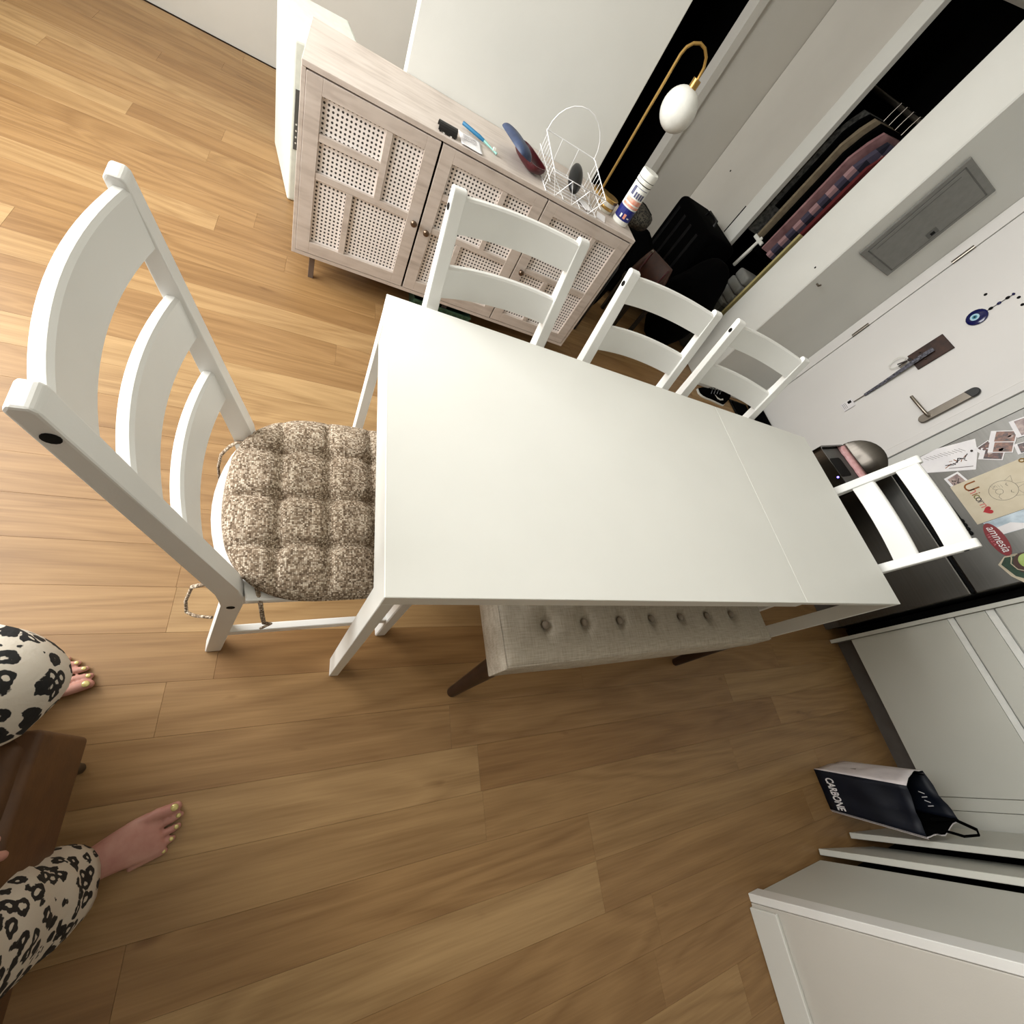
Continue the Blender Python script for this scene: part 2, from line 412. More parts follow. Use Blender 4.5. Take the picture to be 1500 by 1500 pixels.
steel('can_steel', (0.27, 0.255, 0.235), 0.17, (1, 1, 0.05))

def plaid():
    t = NT('plaid_shirt'); p = t.b.inputs
    sp = t.n('SeparateXYZ'); t.l(t.coords('Object'), sp.inputs[0])
    a = t.math('GREATER_THAN', t.math('FRACT', t.math('MULTIPLY', sp.outputs[1], 9)), 0.5)
    b = t.math('GREATER_THAN', t.math('FRACT', t.math('MULTIPLY', sp.outputs[2], 9)), 0.5)
    r = t.ramp(t.math('MULTIPLY', t.math('ADD', a, b), 0.5), [(0.0, (0.60, 0.47, 0.48)), (0.34, (0.25, 0.23, 0.30)), (0.67, (0.06, 0.06, 0.13))], 'CONSTANT')
    t.l(r.outputs[0], p['Base Color']); p['Roughness'].default_value = 0.9; MATS['plaid_shirt'] = t.m
plaid()

# ================================================================ STRUCTURE
XL, XR, YB, YD, ZC = -3.35, 1.23, -2.1, 3.30, 2.6
XF = 3.9
fl = struct(box('floor', (XL - 0.1, YB - 0.1, -0.06), (XF + 0.1, YD + 0.1, -0.012), 'floor_gap'))
random.seed(21)
x = -3.3275; pw = 0.123; col_i = 0
while x < XF:
    y = YB - random.uniform(0.0, 1.0)
    if abs(x - 0.3625) < 0.01: y = -0.374 - 2 * 1.27
    while y < YD:
        L = random.choice((0.95, 1.15, 1.35, 1.55))
        if abs(x - 0.3625) < 0.01: L = 1.27
        a, b = max(y, YB - 0.05), min(y + L, YD + 0.02)
        if x > XR + 0.1: b = min(b, 1.46)
        if b - a > 0.05:
            bm = new_bm(); dz = random.uniform(-0.0003, 0.0)
            add_box(bm, (-pw / 2 + 0.0002, -(b - a) / 2 + 0.0002, -0.014), (pw / 2 - 0.0002, (b - a) / 2 - 0.0002, dz), 0.0003)
            obj('plank', bm, 'oak_floor', fl, loc=(x + pw / 2, (a + b) / 2, 0))
        y += L
    x += pw
struct(box('ceiling', (XL - 0.1, YB - 0.1, ZC), (XF + 0.1, YD + 0.1, ZC + 0.08), 'wall_white'))

# back wall with the window the daylight comes from
wb = struct(thing('wall_back', 'x', 'x')); del wb['label']; del wb['category']
def wpart(name, lo, hi, m, par, bev=0): return box(name, lo, hi, m, par, bev)
WX0, WX1, WZ0, WZ1 = -2.30, 0.20, 0.75, 2.45
for lo, hi in (((XL - 0.1, YB - 0.12, 0), (WX0, YB, ZC)), ((WX1, YB - 0.12, 0), (XF + 0.1, YB, ZC)), ((WX0, YB - 0.12, 0), (WX1, YB, WZ0)), ((WX0, YB - 0.12, WZ1), (WX1, YB, ZC))):
    wpart('wall_section', lo, hi, 'wall_white', wb)
w1 = struct(thing('window_1', 'x', 'x')); del w1['label']; del w1['category']
bm = new_bm()
add_box(bm, (WX0, YB - 0.10, WZ0), (WX1, YB - 0.03, WZ0 + 0.06)); add_box(bm, (WX0, YB - 0.10, WZ1 - 0.06), (WX1, YB - 0.03, WZ1))
for xx in (WX0, -1.08, WX1 - 0.06): add_box(bm, (xx, YB - 0.10, WZ0 + 0.06), (xx + 0.06, YB - 0.03, WZ1 - 0.06))
obj('window_frame', bm, 'white_paint', w1)
box('window_pane', (WX0 + 0.06, YB - 0.075, WZ0 + 0.06), (-1.08, YB - 0.065, WZ1 - 0.06), 'glass', w1)
box('window_pane', (-1.02, YB - 0.075, WZ0 + 0.06), (WX1 - 0.06, YB - 0.065, WZ1 - 0.06), 'glass', w1)

# wall behind the sideboard (a free-standing partition)
struct(box('wall_left', (-1.86, 0.06, 0), (-1.745, 0.98, ZC), 'wall_white', bev=0.003))
# outer left wall with a dark doorway
wo = struct(thing('wall_outer', 'x', 'x')); del wo['label']; del wo['category']
DY0, DY1 = 1.28, 2.15
for lo, hi in (((XL - 0.1, YB - 0.1, 0), (XL, DY0, ZC)), ((XL - 0.1, DY1, 0), (XL, YD + 0.1, ZC)), ((XL - 0.1, DY0, 2.08), (XL, DY1, ZC))):
    wpart('wall_section', lo, hi, 'wall_grey', wo)
tr = struct(thing('trim_1', 'x', 'x')); del tr['label']; del tr['category']
for a, b in ((DY0 - 0.06, DY0), (DY1, DY1 + 0.06)): box('door_casing', (XL, a, 0), (XL + 0.018, b, 2.14), 'wall_grey', tr)
box('door_casing', (XL, DY0 - 0.06, 2.08), (XL + 0.018, DY1 + 0.06, 2.14), 'wall_grey', tr)
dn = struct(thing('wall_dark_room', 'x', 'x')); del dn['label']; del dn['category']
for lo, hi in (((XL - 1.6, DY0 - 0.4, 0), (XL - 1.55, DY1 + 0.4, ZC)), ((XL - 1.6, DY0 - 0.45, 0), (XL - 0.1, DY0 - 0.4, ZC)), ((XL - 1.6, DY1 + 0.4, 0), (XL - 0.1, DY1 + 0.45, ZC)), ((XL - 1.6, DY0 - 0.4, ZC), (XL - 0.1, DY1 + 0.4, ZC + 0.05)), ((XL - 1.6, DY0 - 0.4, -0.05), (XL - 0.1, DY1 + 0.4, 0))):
    box('wall_section', lo, hi, 'unlit_black', dn)  # the unlit room's darkness is put into the wall colour
# partition between closet and entry hall
struct(box('wall_partition', (-2.0, 2.6, 0), (-1.67, YD + 0.1, ZC), 'wall_white', bev=0.006))
hb = struct(thing('baseboard_hall', 'x', 'x')); del hb['label']; del hb['category']
box('skirting_board', (-1.67, 2.61, 0), (-1.655, 3.27, 0.10), 'wall_white', hb, 0.003)
# screws / marks on the wall end
bm = new_bm(); add_ellipsoid(bm, (0, 0, 0), (0.006, 0.003, 0.006), 10, 6)
tag(obj('wall_screw', bm, 'black', loc=(-1.73, 2.5985, 0.98)), 'tiny dark screw in the white wall end', 'screw')
bm = new_bm(); add_tube(bm, [(0, 0, 0), (0.02, 0, 0), (0.03, 0, 0.012)], 0.006, 8)
tag(obj('wall_hook', bm, 'brushed_nickel', loc=(-1.67, 2.66, 0.93)), 'small metal hook on grey hall wall below electrical panel', 'hook')

# entry door wall + door
wf = struct(thing('wall_far', 'x', 'x')); del wf['label']; del wf['category']
DX0, DX1 = -1.588, -0.713
box('wall_section', (XL - 0.1, YD + 0.02, 0), (DX0 - 0.0, YD + 0.14, ZC), 'wall_white', wf)
box('wall_section', (DX1 + 0.05, YD, 0), (XR + 0.9, YD + 0.12, ZC), 'wall_white', wf)
box('wall_section', (DX0, YD, 2.13), (DX1 + 0.05, YD + 0.12, ZC), 'wall_white', wf)
d1 = struct(thing('door_1', 'x', 'x')); del d1['label']; del d1['category']
box('door_slab', (DX0 + 0.003, YD - 0.008, 0.03), (DX1 - 0.004, YD + 0.04, 2.10), 'door_white', d1, 0.002)
bm = new_bm()
add_box(bm, (-1.668, YD - 0.012, 0), (DX0 - 0.001, YD + 0.06, 2.15)); add_box(bm, (DX1, YD - 0.02, 0), (DX1 + 0.047, YD + 0.06, 2.14)); add_box(bm, (DX0, YD - 0.02, 2.103), (DX1, YD + 0.06, 2.15))
obj('door_frame', bm, 'door_white', d1)
for z0, z1 in ((0.813, 0.921), (1.387, 1.496), (0.20, 0.31)):
    bm = new_bm(); add_tube(bm, [(DX0, YD - 0.017, z0), (DX0, YD - 0.017, z1)], 0.0075, 10)
    add_box(bm, (DX0 - 0.018, YD - 0.0135, z0), (DX0 + 0.004, YD - 0.0115, z1)); obj('hinge', bm, 'brushed_nickel', d1)
# lock: long rounded plate with lever
hp = []
for k in range(9): a = PI * k / 8; hp.append((math.cos(a) * 0.026, 0.245 + math.sin(a) * 0.026))
for k in range(9): a = PI + PI * k / 8; hp.append((math.cos(a) * 0.026, math.sin(a) * 0.026))
bm = new_bm(); add_prism(bm, hp, 1, -0.022, 0, 0.004)
lk = obj('door_handle', bm, 'brushed_nickel', d1, loc=(-0.786, YD - 0.008, 0.848))
hp2 = []
for k in range(9): a = PI * k / 8; hp2.append((math.cos(a) * 0.0262, 0.245 + math.sin(a) * 0.0262))
hp2 += [(-0.0262, 0.212), (0.0262, 0.225)]
bm = new_bm(); add_prism(bm, hp2, 1, -0.024, -0.002, 0.003); obj('lock_sensor', bm, 'door_lockblack', lk)
bm = new_bm(); add_tube(bm, [(0, -0.02, 0.03), (0, -0.055, 0.03), (-0.02, -0.062, 0.03), (-0.15, -0.062, 0.025)], 0.009, 10); obj('lever', bm, 'brushed_nickel', lk, smooth='auto')
for xx, zz in ((-1.285, 1.389), (-1.156, 1.465), (-1.107, 1.455)):
    bm = new_bm(); add_ellipsoid(bm, (0, 0, 0), (0.008, 0.004, 0.008), 10, 6); obj('peephole', bm, 'black', d1, loc=(xx, YD - 0.009, zz))
struct(box('trim_2', (DX0, YD - 0.01, 0), (DX1, YD + 0.06, 0.028), 'black'))
tag(tube('draft_stopper', [(-1.645, YD - 0.06, 0.043), (-1.60, YD - 0.06, 0.044), (-1.2, YD - 0.058, 0.044), (-0.78, YD - 0.06, 0.043), (-0.74, YD - 0.06, 0.042)], [0.03, 0.043, 0.043, 0.043, 0.03], 'black_cloth', n=16), 'black fabric draft stopper lying along the entry door bottom', 'draft stopper')

# right side: wall, tall closet with ajar bifold doors
struct(box('wall_right', (XR + 0.002, 1.43, 0), (XF, 1.488, ZC), 'wall_grey', bev=0.002))
struct(box('wall_far_right', (XF, YB, 0), (XF + 0.1, 1.488, ZC), 'wall_grey'))
struct(box('closet_shade_fill', (1.285, 1.46, 0), (1.335, 2.77, ZC), 'black'))  # added black box behind the ajar doors, painting in the closet's shade
struct(box('trim_3', (1.205, 1.43, 0), (1.23, 1.488, 2.12), 'white_paint', bev=0.002))
struct(box('baseboard_right', (1.24, 1.415, 0), (XF, 1.4295, 0.10), 'wall_white', bev=0.003))
def leaf(name, p, q, label, th=0.021, z0=0.005, z1=2.08):
    p, q = Vector((p[0], p[1], 0)), Vector((q[0], q[1], 0)); d = (q - p); L = d.length; a = math.atan2(d.y, d.x)
    bm = new_bm(); add_box(bm, (0, -th, z0), (L, 0, z1), 0.0015)
    o = obj(name, bm, 'kitchen_white', loc=p, rz=a); tag(o, label, 'closet door', 'bifold closet doors'); return o
leaf('closet_door', (1.213, 1.49), (1.213, 1.893), 'flat white closet door nearest the bare feet, flush with wall')
leaf('closet_door', (1.179, 1.908), (1.255, 2.30), 'white closet door ajar with bright front edge, in front of the paper bag')
leaf('closet_door', (1.176, 2.16), (1.262, 2.74), 'white closet door ajar just behind the paper bag')
struct(box('wall_closet_header', (1.213, 1.488, 2.1), (1.3, 2.80, ZC), 'wall_white'))

# ================================================================ KITCHEN: fridge, end panel, base unit
FY = 2.75
fr = thing('refrigerator', 'stainless steel bottom freezer refrigerator covered in paper and magnets', 'refrigerator')
box('cabinet_body', (-0.395, FY + 0.055, 0.03), (0.305, 3.27, 1.78), 'black_plastic', fr, 0.004)
box('fridge_door', (-0.40, FY, 0.702), (0.31, FY + 0.053, 1.78), 'fridge_steel', fr, 0.006, 2)
fz = box('freezer_drawer', (-0.40, FY, 0.09), (0.31, FY + 0.053, 0.686), 'fridge_steel', fr, 0.006, 2)
box('kick_grille', (-0.395, FY + 0.02, 0.0), (0.305, FY + 0.055, 0.085), 'toe_kick', fr)
box('door_gasket', (-0.39, FY + 0.02, 0.684), (0.30, FY + 0.05, 0.704), 'black', fr)
tag(box('end_panel', (0.366, 2.757, 0), (0.386, 3.27, 0.90), 'kitchen_white', bev=0.001), 'thin white vertical end panel between refrigerator gap and cabinets', 'panel')
tag(box('gap_shade', (0.312, 3.0, 0), (0.364, 3.27, 0.90), 'black'), 'black block painting in the shade of the narrow gap beside the refrigerator', 'filler')  # black block where the gap only holds shade

ku = thing('base_cabinet', 'white handleless base cabinet with grooved drawer fronts beside refrigerator', 'cabinet')
box('carcass', (0.388, 2.80, 0.10), (1.145, 3.27, 0.86), 'kitchen_white', ku)
KY = 2.775
for z0, z1 in ((0.10, 0.543), (0.574, 0.686), (0.722, 0.86)):
    dr = box('drawer_front', (0.388, KY, z0), (1.1455, KY + 0.022, z1), 'kitchen_white', ku, 0.0015)
for z0, z1 in ((0.545, 0.567), (0.688, 0.714)):
    bm = new_bm(); add_prism(bm, [(KY + 0.001, z0), (KY + 0.02, z0), (KY + 0.02, z1), (KY + 0.012, z1)], 0, 0.388, 1.1455); obj('finger_rail', bm, 'kitchen_lip', ku)
box('plinth', (0.388, 2.83, 0), (1.195, 2.85, 0.10), 'toe_kick', ku)
tag(box('filler_strip', (1.148, KY, 0.10), (1.199, KY + 0.03, 0.86), 'kitchen_white', bev=0.001), 'narrow white vertical filler strip in kitchen corner', 'filler')
tag(box('corner_cabinet', (1.2015, KY, 0.10), (1.80, 3.27, 0.86), 'kitchen_white', bev=0.001), 'white corner base cabinet beside the filler strip', 'cabinet')
tag(box('countertop', (0.388, 2.755, 0.862), (1.80, 3.27, 0.90), 'marble_board', bev=0.003), 'pale kitchen countertop over the white base cabinets', 'countertop')

# ================================================================ DINING TABLE
tb = thing('dining_table', 'white rectangular extendable dining table with pulled out leaf', 'table')
TW = 0.375
bm = new_bm(); add_box(bm, (-TW, 0, 0.693), (TW, 1.1992, 0.73), 0.0012); obj('tabletop', bm, 'table_white', tb)
bm = new_bm(); add_box(bm, (-TW, 1.2008, 0.712), (TW, 1.80, 0.7296), 0.0012); obj('extension_leaf', bm, 'table_white', tb)
for sx in (-1, 1):
    xa, xb = sorted((sx * TW, sx * (TW - 0.049)))
    box('leg', (xa, 0.0005, 0), (xb, 0.0245, 0.6935), 'table_white', tb, 0.0012)
    box('leg', (xa, 1.7755, 0), (xb, 1.7995, 0.7125), 'table_white', tb, 0.0012)
    box('side_rail', (sx * 0.33 - 0.009, 0.03, 0.62), (sx * 0.33 + 0.009, 1.19, 0.6935), 'table_white', tb)
    box('runner', (sx * 0.29 - 0.012, 0.5, 0.655), (sx * 0.29 + 0.012, 1.775, 0.69), 'table_white', tb)
box('end_rail', (-0.326, 0.004, 0.62), (0.326, 0.022, 0.6935), 'table_white', tb)
box('end_rail', (-0.326, 1.778, 0.645), (0.326, 1.796, 0.7125), 'table_white', tb)

# ================================================================ CHAIRS
CW = 0.1955; PT = 0.033; CH = 0.971
def post_profile():
    # (y, z) outline, back edge then front edge
    back = [(-0.233, 0.0), (-0.173, 0.40), (-0.171, 0.43), (-0.177, 0.47), (-0.286, CH - 0.007)]
    front = [(-0.263, CH - 0.005), (-0.140, 0.49), (-0.134, 0.45), (-0.136, 0.40), (-0.198, 0.0)]
    return back + [(-0.282, CH), (-0.268, CH)] + front
def y_on_post(z):   # centre line of the upper post
    a, b = (-0.1635, 0.47), (-0.2735, CH)
    return a[0] + (b[0] - a[0]) * (z - a[1]) / (b[1] - a[1])
def make_chair(label, group):
    c = thing('dining_chair', label, 'chair', group=group)
    for s in (-1, 1):
        bm = new_bm(); xa, xb = sorted((s * CW, s * (CW - PT))); add_prism(bm, post_profile(), 0, xa, xb, 0.003, 2); po = obj('back_post', bm, 'white_paint', c)
        for (yy, zz) in ((-0.157, 0.387), (y_on_post(0.932), 0.932)):
            bm = new_bm(); add_tube(bm, [(s * (CW - 0.002), yy, zz), (s * (CW + 0.0012), yy, zz)], 0.0075, 14); obj('bolt_cap', bm, 'black', po)
        bm = new_bm(); xa, xb = sorted((s * CW, s * (CW - 0.03))); add_box(bm, (xa, 0.203, 0), (xb, 0.235, 0.44), 0.003); obj('leg', bm, 'white_paint', c)
        bm = new_bm(); xa, xb = sorted((s * (CW - 0.006), s * (CW - 0.024))); add_box(bm, (xa, -0.142, 0.385), (xb, 0.205, 0.435), 0.002); obj('side_rail', bm, 'white_paint', c)
        bm = new_bm(); add_box(bm, (xa, -0.20, 0.135), (xb, 0.205, 0.165), 0.002); obj('stretcher', bm, 'white_paint', c)
    bm = new_bm(); add_box(bm, (-CW + 0.028, 0.21, 0.385), (CW - 0.028, 0.228, 0.435), 0.002); obj('front_rail', bm, 'white_paint', c)
    # seat with a bowed back edge between the posts
    pts = [(-CW - 0.010, -0.130), (-CW + 0.035, -0.132)]
    for k in range(11):
        u = -1 + 2 * k / 10; pts.append((u * (CW - 0.036), -0.166 - 0.036 * (1 - u * u)))
    pts += [(CW - 0.035, -0.132), (CW + 0.010, -0.130), (CW + 0.013, 0.22), (CW - 0.005, 0.238), (-CW + 0.005, 0.238), (-CW - 0.013, 0.22)]
    bm = new_bm(); add_prism(bm, pts, 2, 0.436, 0.456, 0.004, 2); obj('seat', bm, 'white_paint', c)
    for z0, z1 in ((0.890, 0.960), (0.745, 0.817), (0.600, 0.669)):
        bm = new_bm(); N = 16; rs = []
        for k in range(N + 1):
            u = -1 + 2 * k / N; xx = u * (CW - PT + 0.002); bow = -0.021 * (1 - u * u)
            ring = []
            for (dy, zz) in ((0.009, z0), (0.009, z1 - 0.004), (0.005, z1), (-0.005, z1), (-0.009, z1 - 0.004), (-0.009, z0)):
                ring.append((xx, y_on_post(zz) + dy + bow, zz))
            rs.append(ring)
        rings(bm, rs); obj('slat', bm, 'white_paint', c, smooth='auto')
    return c
G = 'white dining chairs around the table'
ch = make_chair('white wooden dining chair with tufted brown cushion at the near table end', G)
ch.location = (0.083, -0.088, 0); ch.rotation_euler = (0, 0, math.radians(3.8))
def place_chair(x, y, deg, label):
    c = copy_tree(ch); c.location = (x, y, 0); c.rotation_euler = (0, 0, math.radians(deg)); c['label'] = label; return c
place_chair(-0.222, 0.324, -80.8, 'white dining chair directly in front of the cane door sideboard')
place_chair(-0.219, 0.809, -89.2, 'middle white dining chair along the left table side, before dark bags')
place_chair(-0.226, 1.266, -96.4, 'white dining chair nearest the entry door, black sneaker behind its back')
place_chair(0.036, 1.702, 177.4, 'white dining chair at the far table end in front of refrigerator')

# ---------------------------------------------------------------- tufted seat cushion
cu = thing('seat_cushion', 'brown and cream tweed tufted chair cushion with fabric ties', 'cushion', (0.0725, -0.074, 0.4565), math.radians(3.8))
def cushion_mesh():
    bm = new_bm(); N = 72
    DX = (-0.116, 0.0, 0.114); DY = (-0.096, 0.0, 0.097)
    hx, hy = 0.228, 0.198
    top, bot = [], []
    for j in range(N + 1):
        tr_, br_ = [], []
        for i in range(N + 1):
            u, v = -1 + 2 * i / N, -1 + 2 * j / N
            # squircle mapping with tapered back
            nn = 2.6 if v < 0 else 5.0
            wv = max(1 - abs(v * 0.985) ** nn, 0.0) ** (1 / nn)
            X, Y_ = u * hx * wv, v * hy * (1 - 0.02 * u * u)
            r = max(abs(u), abs(v)); edge = max(0.0, 1 - r ** 5) ** 0.5
            h = 0.018 + 0.034 * edge
            for dx in DX:
                for dy in DY:
                    d2 = (X - dx) ** 2 + (Y_ - dy) ** 2; h -= 0.018 * math.exp(-d2 / 0.0003) * edge
            gx = min(abs(X - a) for a in DX); gy = min(abs(Y_ - a) for a in DY)
            h -= 0.014 * edge * max(math.exp(-(gx / 0.009)), math.exp(-(gy / 0.009)))
            h += 0.0015 * mnoise.noise(Vector((X * 25, Y_ * 25, 0)))
            if r >= 0.999: h = 0.016
            tr_.append(bm.verts.new((X, Y_, max(h, 0.006))))
            br_.append(bm.verts.new((X * 0.97, Y_ * 0.97, 0.0)))
        top.append(tr_); bot.append(br_)
    for j in range(N):
        for i in range(N):
            bm.faces.new((top[j][i], top[j][i + 1], top[j + 1][i + 1], top[j + 1][i]))
            bm.faces.new((bot[j][i], bot[j + 1][i], bot[j + 1][i + 1], bot[j][i + 1]))
    for k in range(N):
        for a, b, c, d in ((top[0][k], top[0][k + 1], bot[0][k + 1], bot[0][k]), (top[N][k + 1], top[N][k], bot[N][k], bot[N][k + 1]), (top[k + 1][0], top[k][0], bot[k][0], bot[k + 1][0]), (top[k][N], top[k + 1][N], bot[k + 1][N], bot[k][N])):
            bm.faces.new((a, b, c, d))
    return bm
obj('cushion_pad', cushion_mesh(), 'cushion_weave', cu, smooth=True)
def tie(path): tube('tie', path, 0.0042, 'cushion_weave', cu, 8, flat=0.7)
tie([(0.165, -0.135, 0.012), (0.195, -0.125, 0.004), (0.222, -0.118, -0.01), (0.232, -0.115, -0.05), (0.236, -0.112, -0.09), (0.234, -0.100, -0.108), (0.238, -0.118, -0.125)])
tie([(0.17, -0.15, 0.01), (0.176, -0.20, 0.0), (0.178, -0.232, -0.015), (0.190, -0.245, -0.06), (0.205, -0.245, -0.085), (0.218, -0.228, -0.07), (0.226, -0.20, -0.06)])
tie([(-0.15, -0.15, 0.012), (-0.148, -0.185, 0.01), (-0.14, -0.20, 0.0), (-0.13, -0.215, -0.02), (-0.125, -0.222, -0.06), (-0.118, -0.222, -0.10)])
tie([(-0.16, -0.14, 0.012), (-0.172, -0.15, 0.016), (-0.178, -0.135, 0.01), (-0.176, -0.128, -0.005)])

# ================================================================ BENCH
bn = thing('upholstered_bench', 'beige linen button tufted bench with dark tapered legs under table', 'bench', (0.455, 0.346, 0), math.radians(1.8))
BL, BWd = 1.095, 0.36
def bench_mesh():
    bm = new_bm(); NX, NY = 60, 150
    btn = [(-0.10, 0.135 + 0.1305 * k) for k in range(7)] + [(-0.19, 0.07 + 0.1305 * k) for k in range(8)] + [(-0.28, 0.135 + 0.1305 * k) for k in range(7)]
    top, bot = [], []
    for j in range(NY + 1):
        a, b = [], []
        for i in range(NX + 1):
            u, v = i / NX, j / NY
            X, Y_ = -u * BWd, v * BL
            du = min(u, 1 - u) * BWd; dv = min(v, 1 - v) * BL; de = min(du, dv)
            h = 0.446 + 0.012 * (1 - math.exp(-de / 0.045)) - 0.010 * max(0, 1 - de / 0.012) ** 2
            for bx, by in btn:
                d2 = (X - bx) ** 2 + (Y_ - by) ** 2
                if d2 < 0.01: h -= 0.017 * math.exp(-d2 / 0.0007)
            for bx, by in btn:      # soft pull folds running across from each button
                if abs(Y_ - by) < 0.05 and abs(X - bx) < 0.06: h -= 0.008 * math.exp(-((Y_ - by) / 0.011) ** 2) * max(0, 1 - abs(X - bx) / 0.06)
            h += 0.0012 * mnoise.noise(Vector((X * 14, Y_ * 14, 3)))
            a.append(bm.verts.new((X, Y_, h)))
            b.append(bm.verts.new((X, Y_, 0.345)))
        top.append(a); bot.append(b)
    for j in range(NY):
        for i in range(NX): bm.faces.new((top[j][i], top[j][i + 1], top[j + 1][i + 1], top[j + 1][i]))
    def wall(line_t, line_b, nrm):
        mids = []
        for s, bul in ((0.25, 0.006), (0.6, 0.008), (0.9, 0.004)):
            mids.append([bm.verts.new(p.co.lerp(q.co, s) + Vector(nrm) * bul * min(1, 5 * min(i_, len(line_t) - 1 - i_) / len(line_t)) + Vector((0, 0, 0.0015 * mnoise.noise(p.co * 12)))) for i_, (p, q) in enumerate(zip(line_t, line_b))])
        rows = [line_t] + mids + [line_b]
        for r in range(len(rows) - 1):
            for k in range(len(line_t) - 1): bm.faces.new((rows[r][k], rows[r][k + 1], rows[r + 1][k + 1], rows[r + 1][k]))
    wall(top[0], bot[0], (0, -1, 0)); wall(top[NY], bot[NY], (0, 1, 0))
    wall([r[0] for r in top], [r[0] for r in bot], (1, 0, 0)); wall([r[NX] for r in top], [r[NX] for r in bot], (-1, 0, 0))
    bm.faces.new([r[0] for r in bot] + bot[NY][1:] + [r[NX] for r in bot][::-1][1:] + bot[0][::-1][1:-1])
    for v in bot[0][1:NX] : pass
    bmesh.ops.delete(bm, geom=[v for r in bot[1:NY] for v in r[1:NX]], context='VERTS')
    return bm, btn
bmx, btn = bench_mesh()
bmesh.ops.remove_doubles(bmx, verts=bmx.verts, dist=0.0002)
seat = obj('seat_pad', bmx, 'bench_linen', bn, smooth='auto')
box('base_board', (-BWd + 0.002, 0.002, 0.338), (-0.002, BL - 0.002, 0.349), 'bench_linen', bn)
for bx, by in btn:
    bm = new_bm(); add_ellipsoid(bm, (bx, by, 0.4445), (0.0115, 0.0115, 0.006), 14, 6); obj('button', bm, 'bench_button', seat, smooth=True)
tube('piping', [(-0.004, 0.004, 0.4425), (-0.004, BL - 0.004, 0.4425), (-BWd + 0.004, BL - 0.004, 0.4425), (-BWd + 0.004, 0.004, 0.4425)], 0.0028, 'bench_linen', seat, 6, closed=True)
for lx, ly in ((-0.035, 0.04), (-0.035, BL - 0.04), (-BWd + 0.035, 0.04), (-BWd + 0.035, BL - 0.04)):
    ox = 0.03 if lx > -0.18 else -0.03; oy = -0.015 if ly < 0.5 else 0.015
    bm = new_bm(); add_tube(bm, [(lx + ox, ly + oy, 0), (lx + ox * 0.5, ly + oy * 0.5, 0.17), (lx, ly, 0.347)], [0.016, 0.022, 0.029], 18); obj('leg', bm, 'bench_leg', bn, smooth='auto')

# ================================================================ SIDEBOARD
sb = thing('sideboard', 'greige wood sideboard with three cane panel doors and round knobs', 'sideboard', (-1.344, 0.43, 0))
# local frame: x outwards from the wall (front at 0), y along
SY0, SY1, SZ0, SZ1, SD = -0.702, 0.698, 0.12, 0.76, 0.398
bm = new_bm()
add_box(bm, (-SD, SY0, SZ0), (-0.002, SY0 + 0.014, SZ1 - 0.018), 0.001); add_box(bm, (-SD, SY1 - 0.014, SZ0), (-0.002, SY1, SZ1 - 0.018), 0.001)
add_box(bm, (-SD, SY0 + 0.014, SZ0), (-0.002, SY1 - 0.014, SZ0 + 0.016), 0.001); add_box(bm, (-SD, SY0 + 0.014, SZ0 + 0.016), (-SD + 0.01, SY1 - 0.014, SZ1 - 0.018))
obj('carcass', bm, 'greige_wood', sb)
box('interior_shade', (-0.06, SY0 + 0.016, SZ0 + 0.018), (-0.05, SY1 - 0.016, SZ1 - 0.02), 'unlit_black', sb)  # near-black sheet close behind the doors paints the interior's shade
box('top_panel', (-SD, SY0, SZ1 - 0.017), (0, SY1, SZ1), 'greige_wood', sb, 0.0012)
DZ0, DZ1 = 0.139, 0.738
ST = 0.05
def sdoor(y0, y1, bars, knob):
    y0 -= 0.43; y1 -= 0.43
    d = bpy.data.objects.new('cane_door', None); COL.objects.link(d); d.parent = sb
    th = -0.018
    for nm, lo, hi in (('stile', (th, y0, DZ0), (0, y0 + ST, DZ1)), ('stile', (th, y1 - ST, DZ0), (0, y1, DZ1)), ('rail', (th, y0 + ST, DZ0), (0, y1 - ST, DZ0 + ST)), ('rail', (th, y0 + ST, DZ1 - ST + 0.003), (0, y1 - ST, DZ1))):
        box(nm, lo, hi, 'greige_wood', d, 0.001)
    iy0, iy1, iz0, iz1 = y0 + ST, y1 - ST, DZ0 + ST, DZ1 - ST + 0.003
    for b in bars:
        if b[0] == 'H': box('glazing_bar', (th, max(iy0, b[2] - 0.43), b[1] - 0.012), (-0.0015, min(iy1, b[3] - 0.43), b[1] + 0.012), 'greige_wood', d, 0.001)
        else: box('glazing_bar', (th, b[1] - 0.43 - 0.012, max(iz0, b[2])), (-0.0015, b[1] - 0.43 + 0.012, min(iz1, b[3])), 'greige_wood', d, 0.001)
    box('cane_panel', (-0.0165, iy0 - 0.003, iz0 - 0.003), (-0.0140, iy1 + 0.003, iz1 + 0.003), 'cane', d)
    bm = new_bm(); add_lathe(bm, [(0.0, 0.0), (0.006, 0.0), (0.0055, 0.010), (0.0125, 0.015), (0.0135, 0.021), (0.009, 0.026), (0.0, 0.0275)], n=16, mtx=Matrix.Rotation(math.radians(90), 4, 'Y'))
    obj('knob', bm, 'knob', d, smooth='auto', loc=(-0.0005, knob[0] - 0.43, knob[1]))
sdoor(-0.257, 0.1905, [('H', 0.447, -9, 9), ('H', 0.572, -9, 0.004), ('V', 0.015, 0.459, 9), ('V', -0.083, 0, 0.435)], (0.170, 0.438))
sdoor(0.199, 0.6545, [('H', 0.430, -9, 9), ('V', 0.478, 0.442, 9), ('H', 0.57, -9, 0.466), ('V', 0.379, 0, 0.418), ('H', 0.295, 0.391, 9)], (0.228, 0.422))
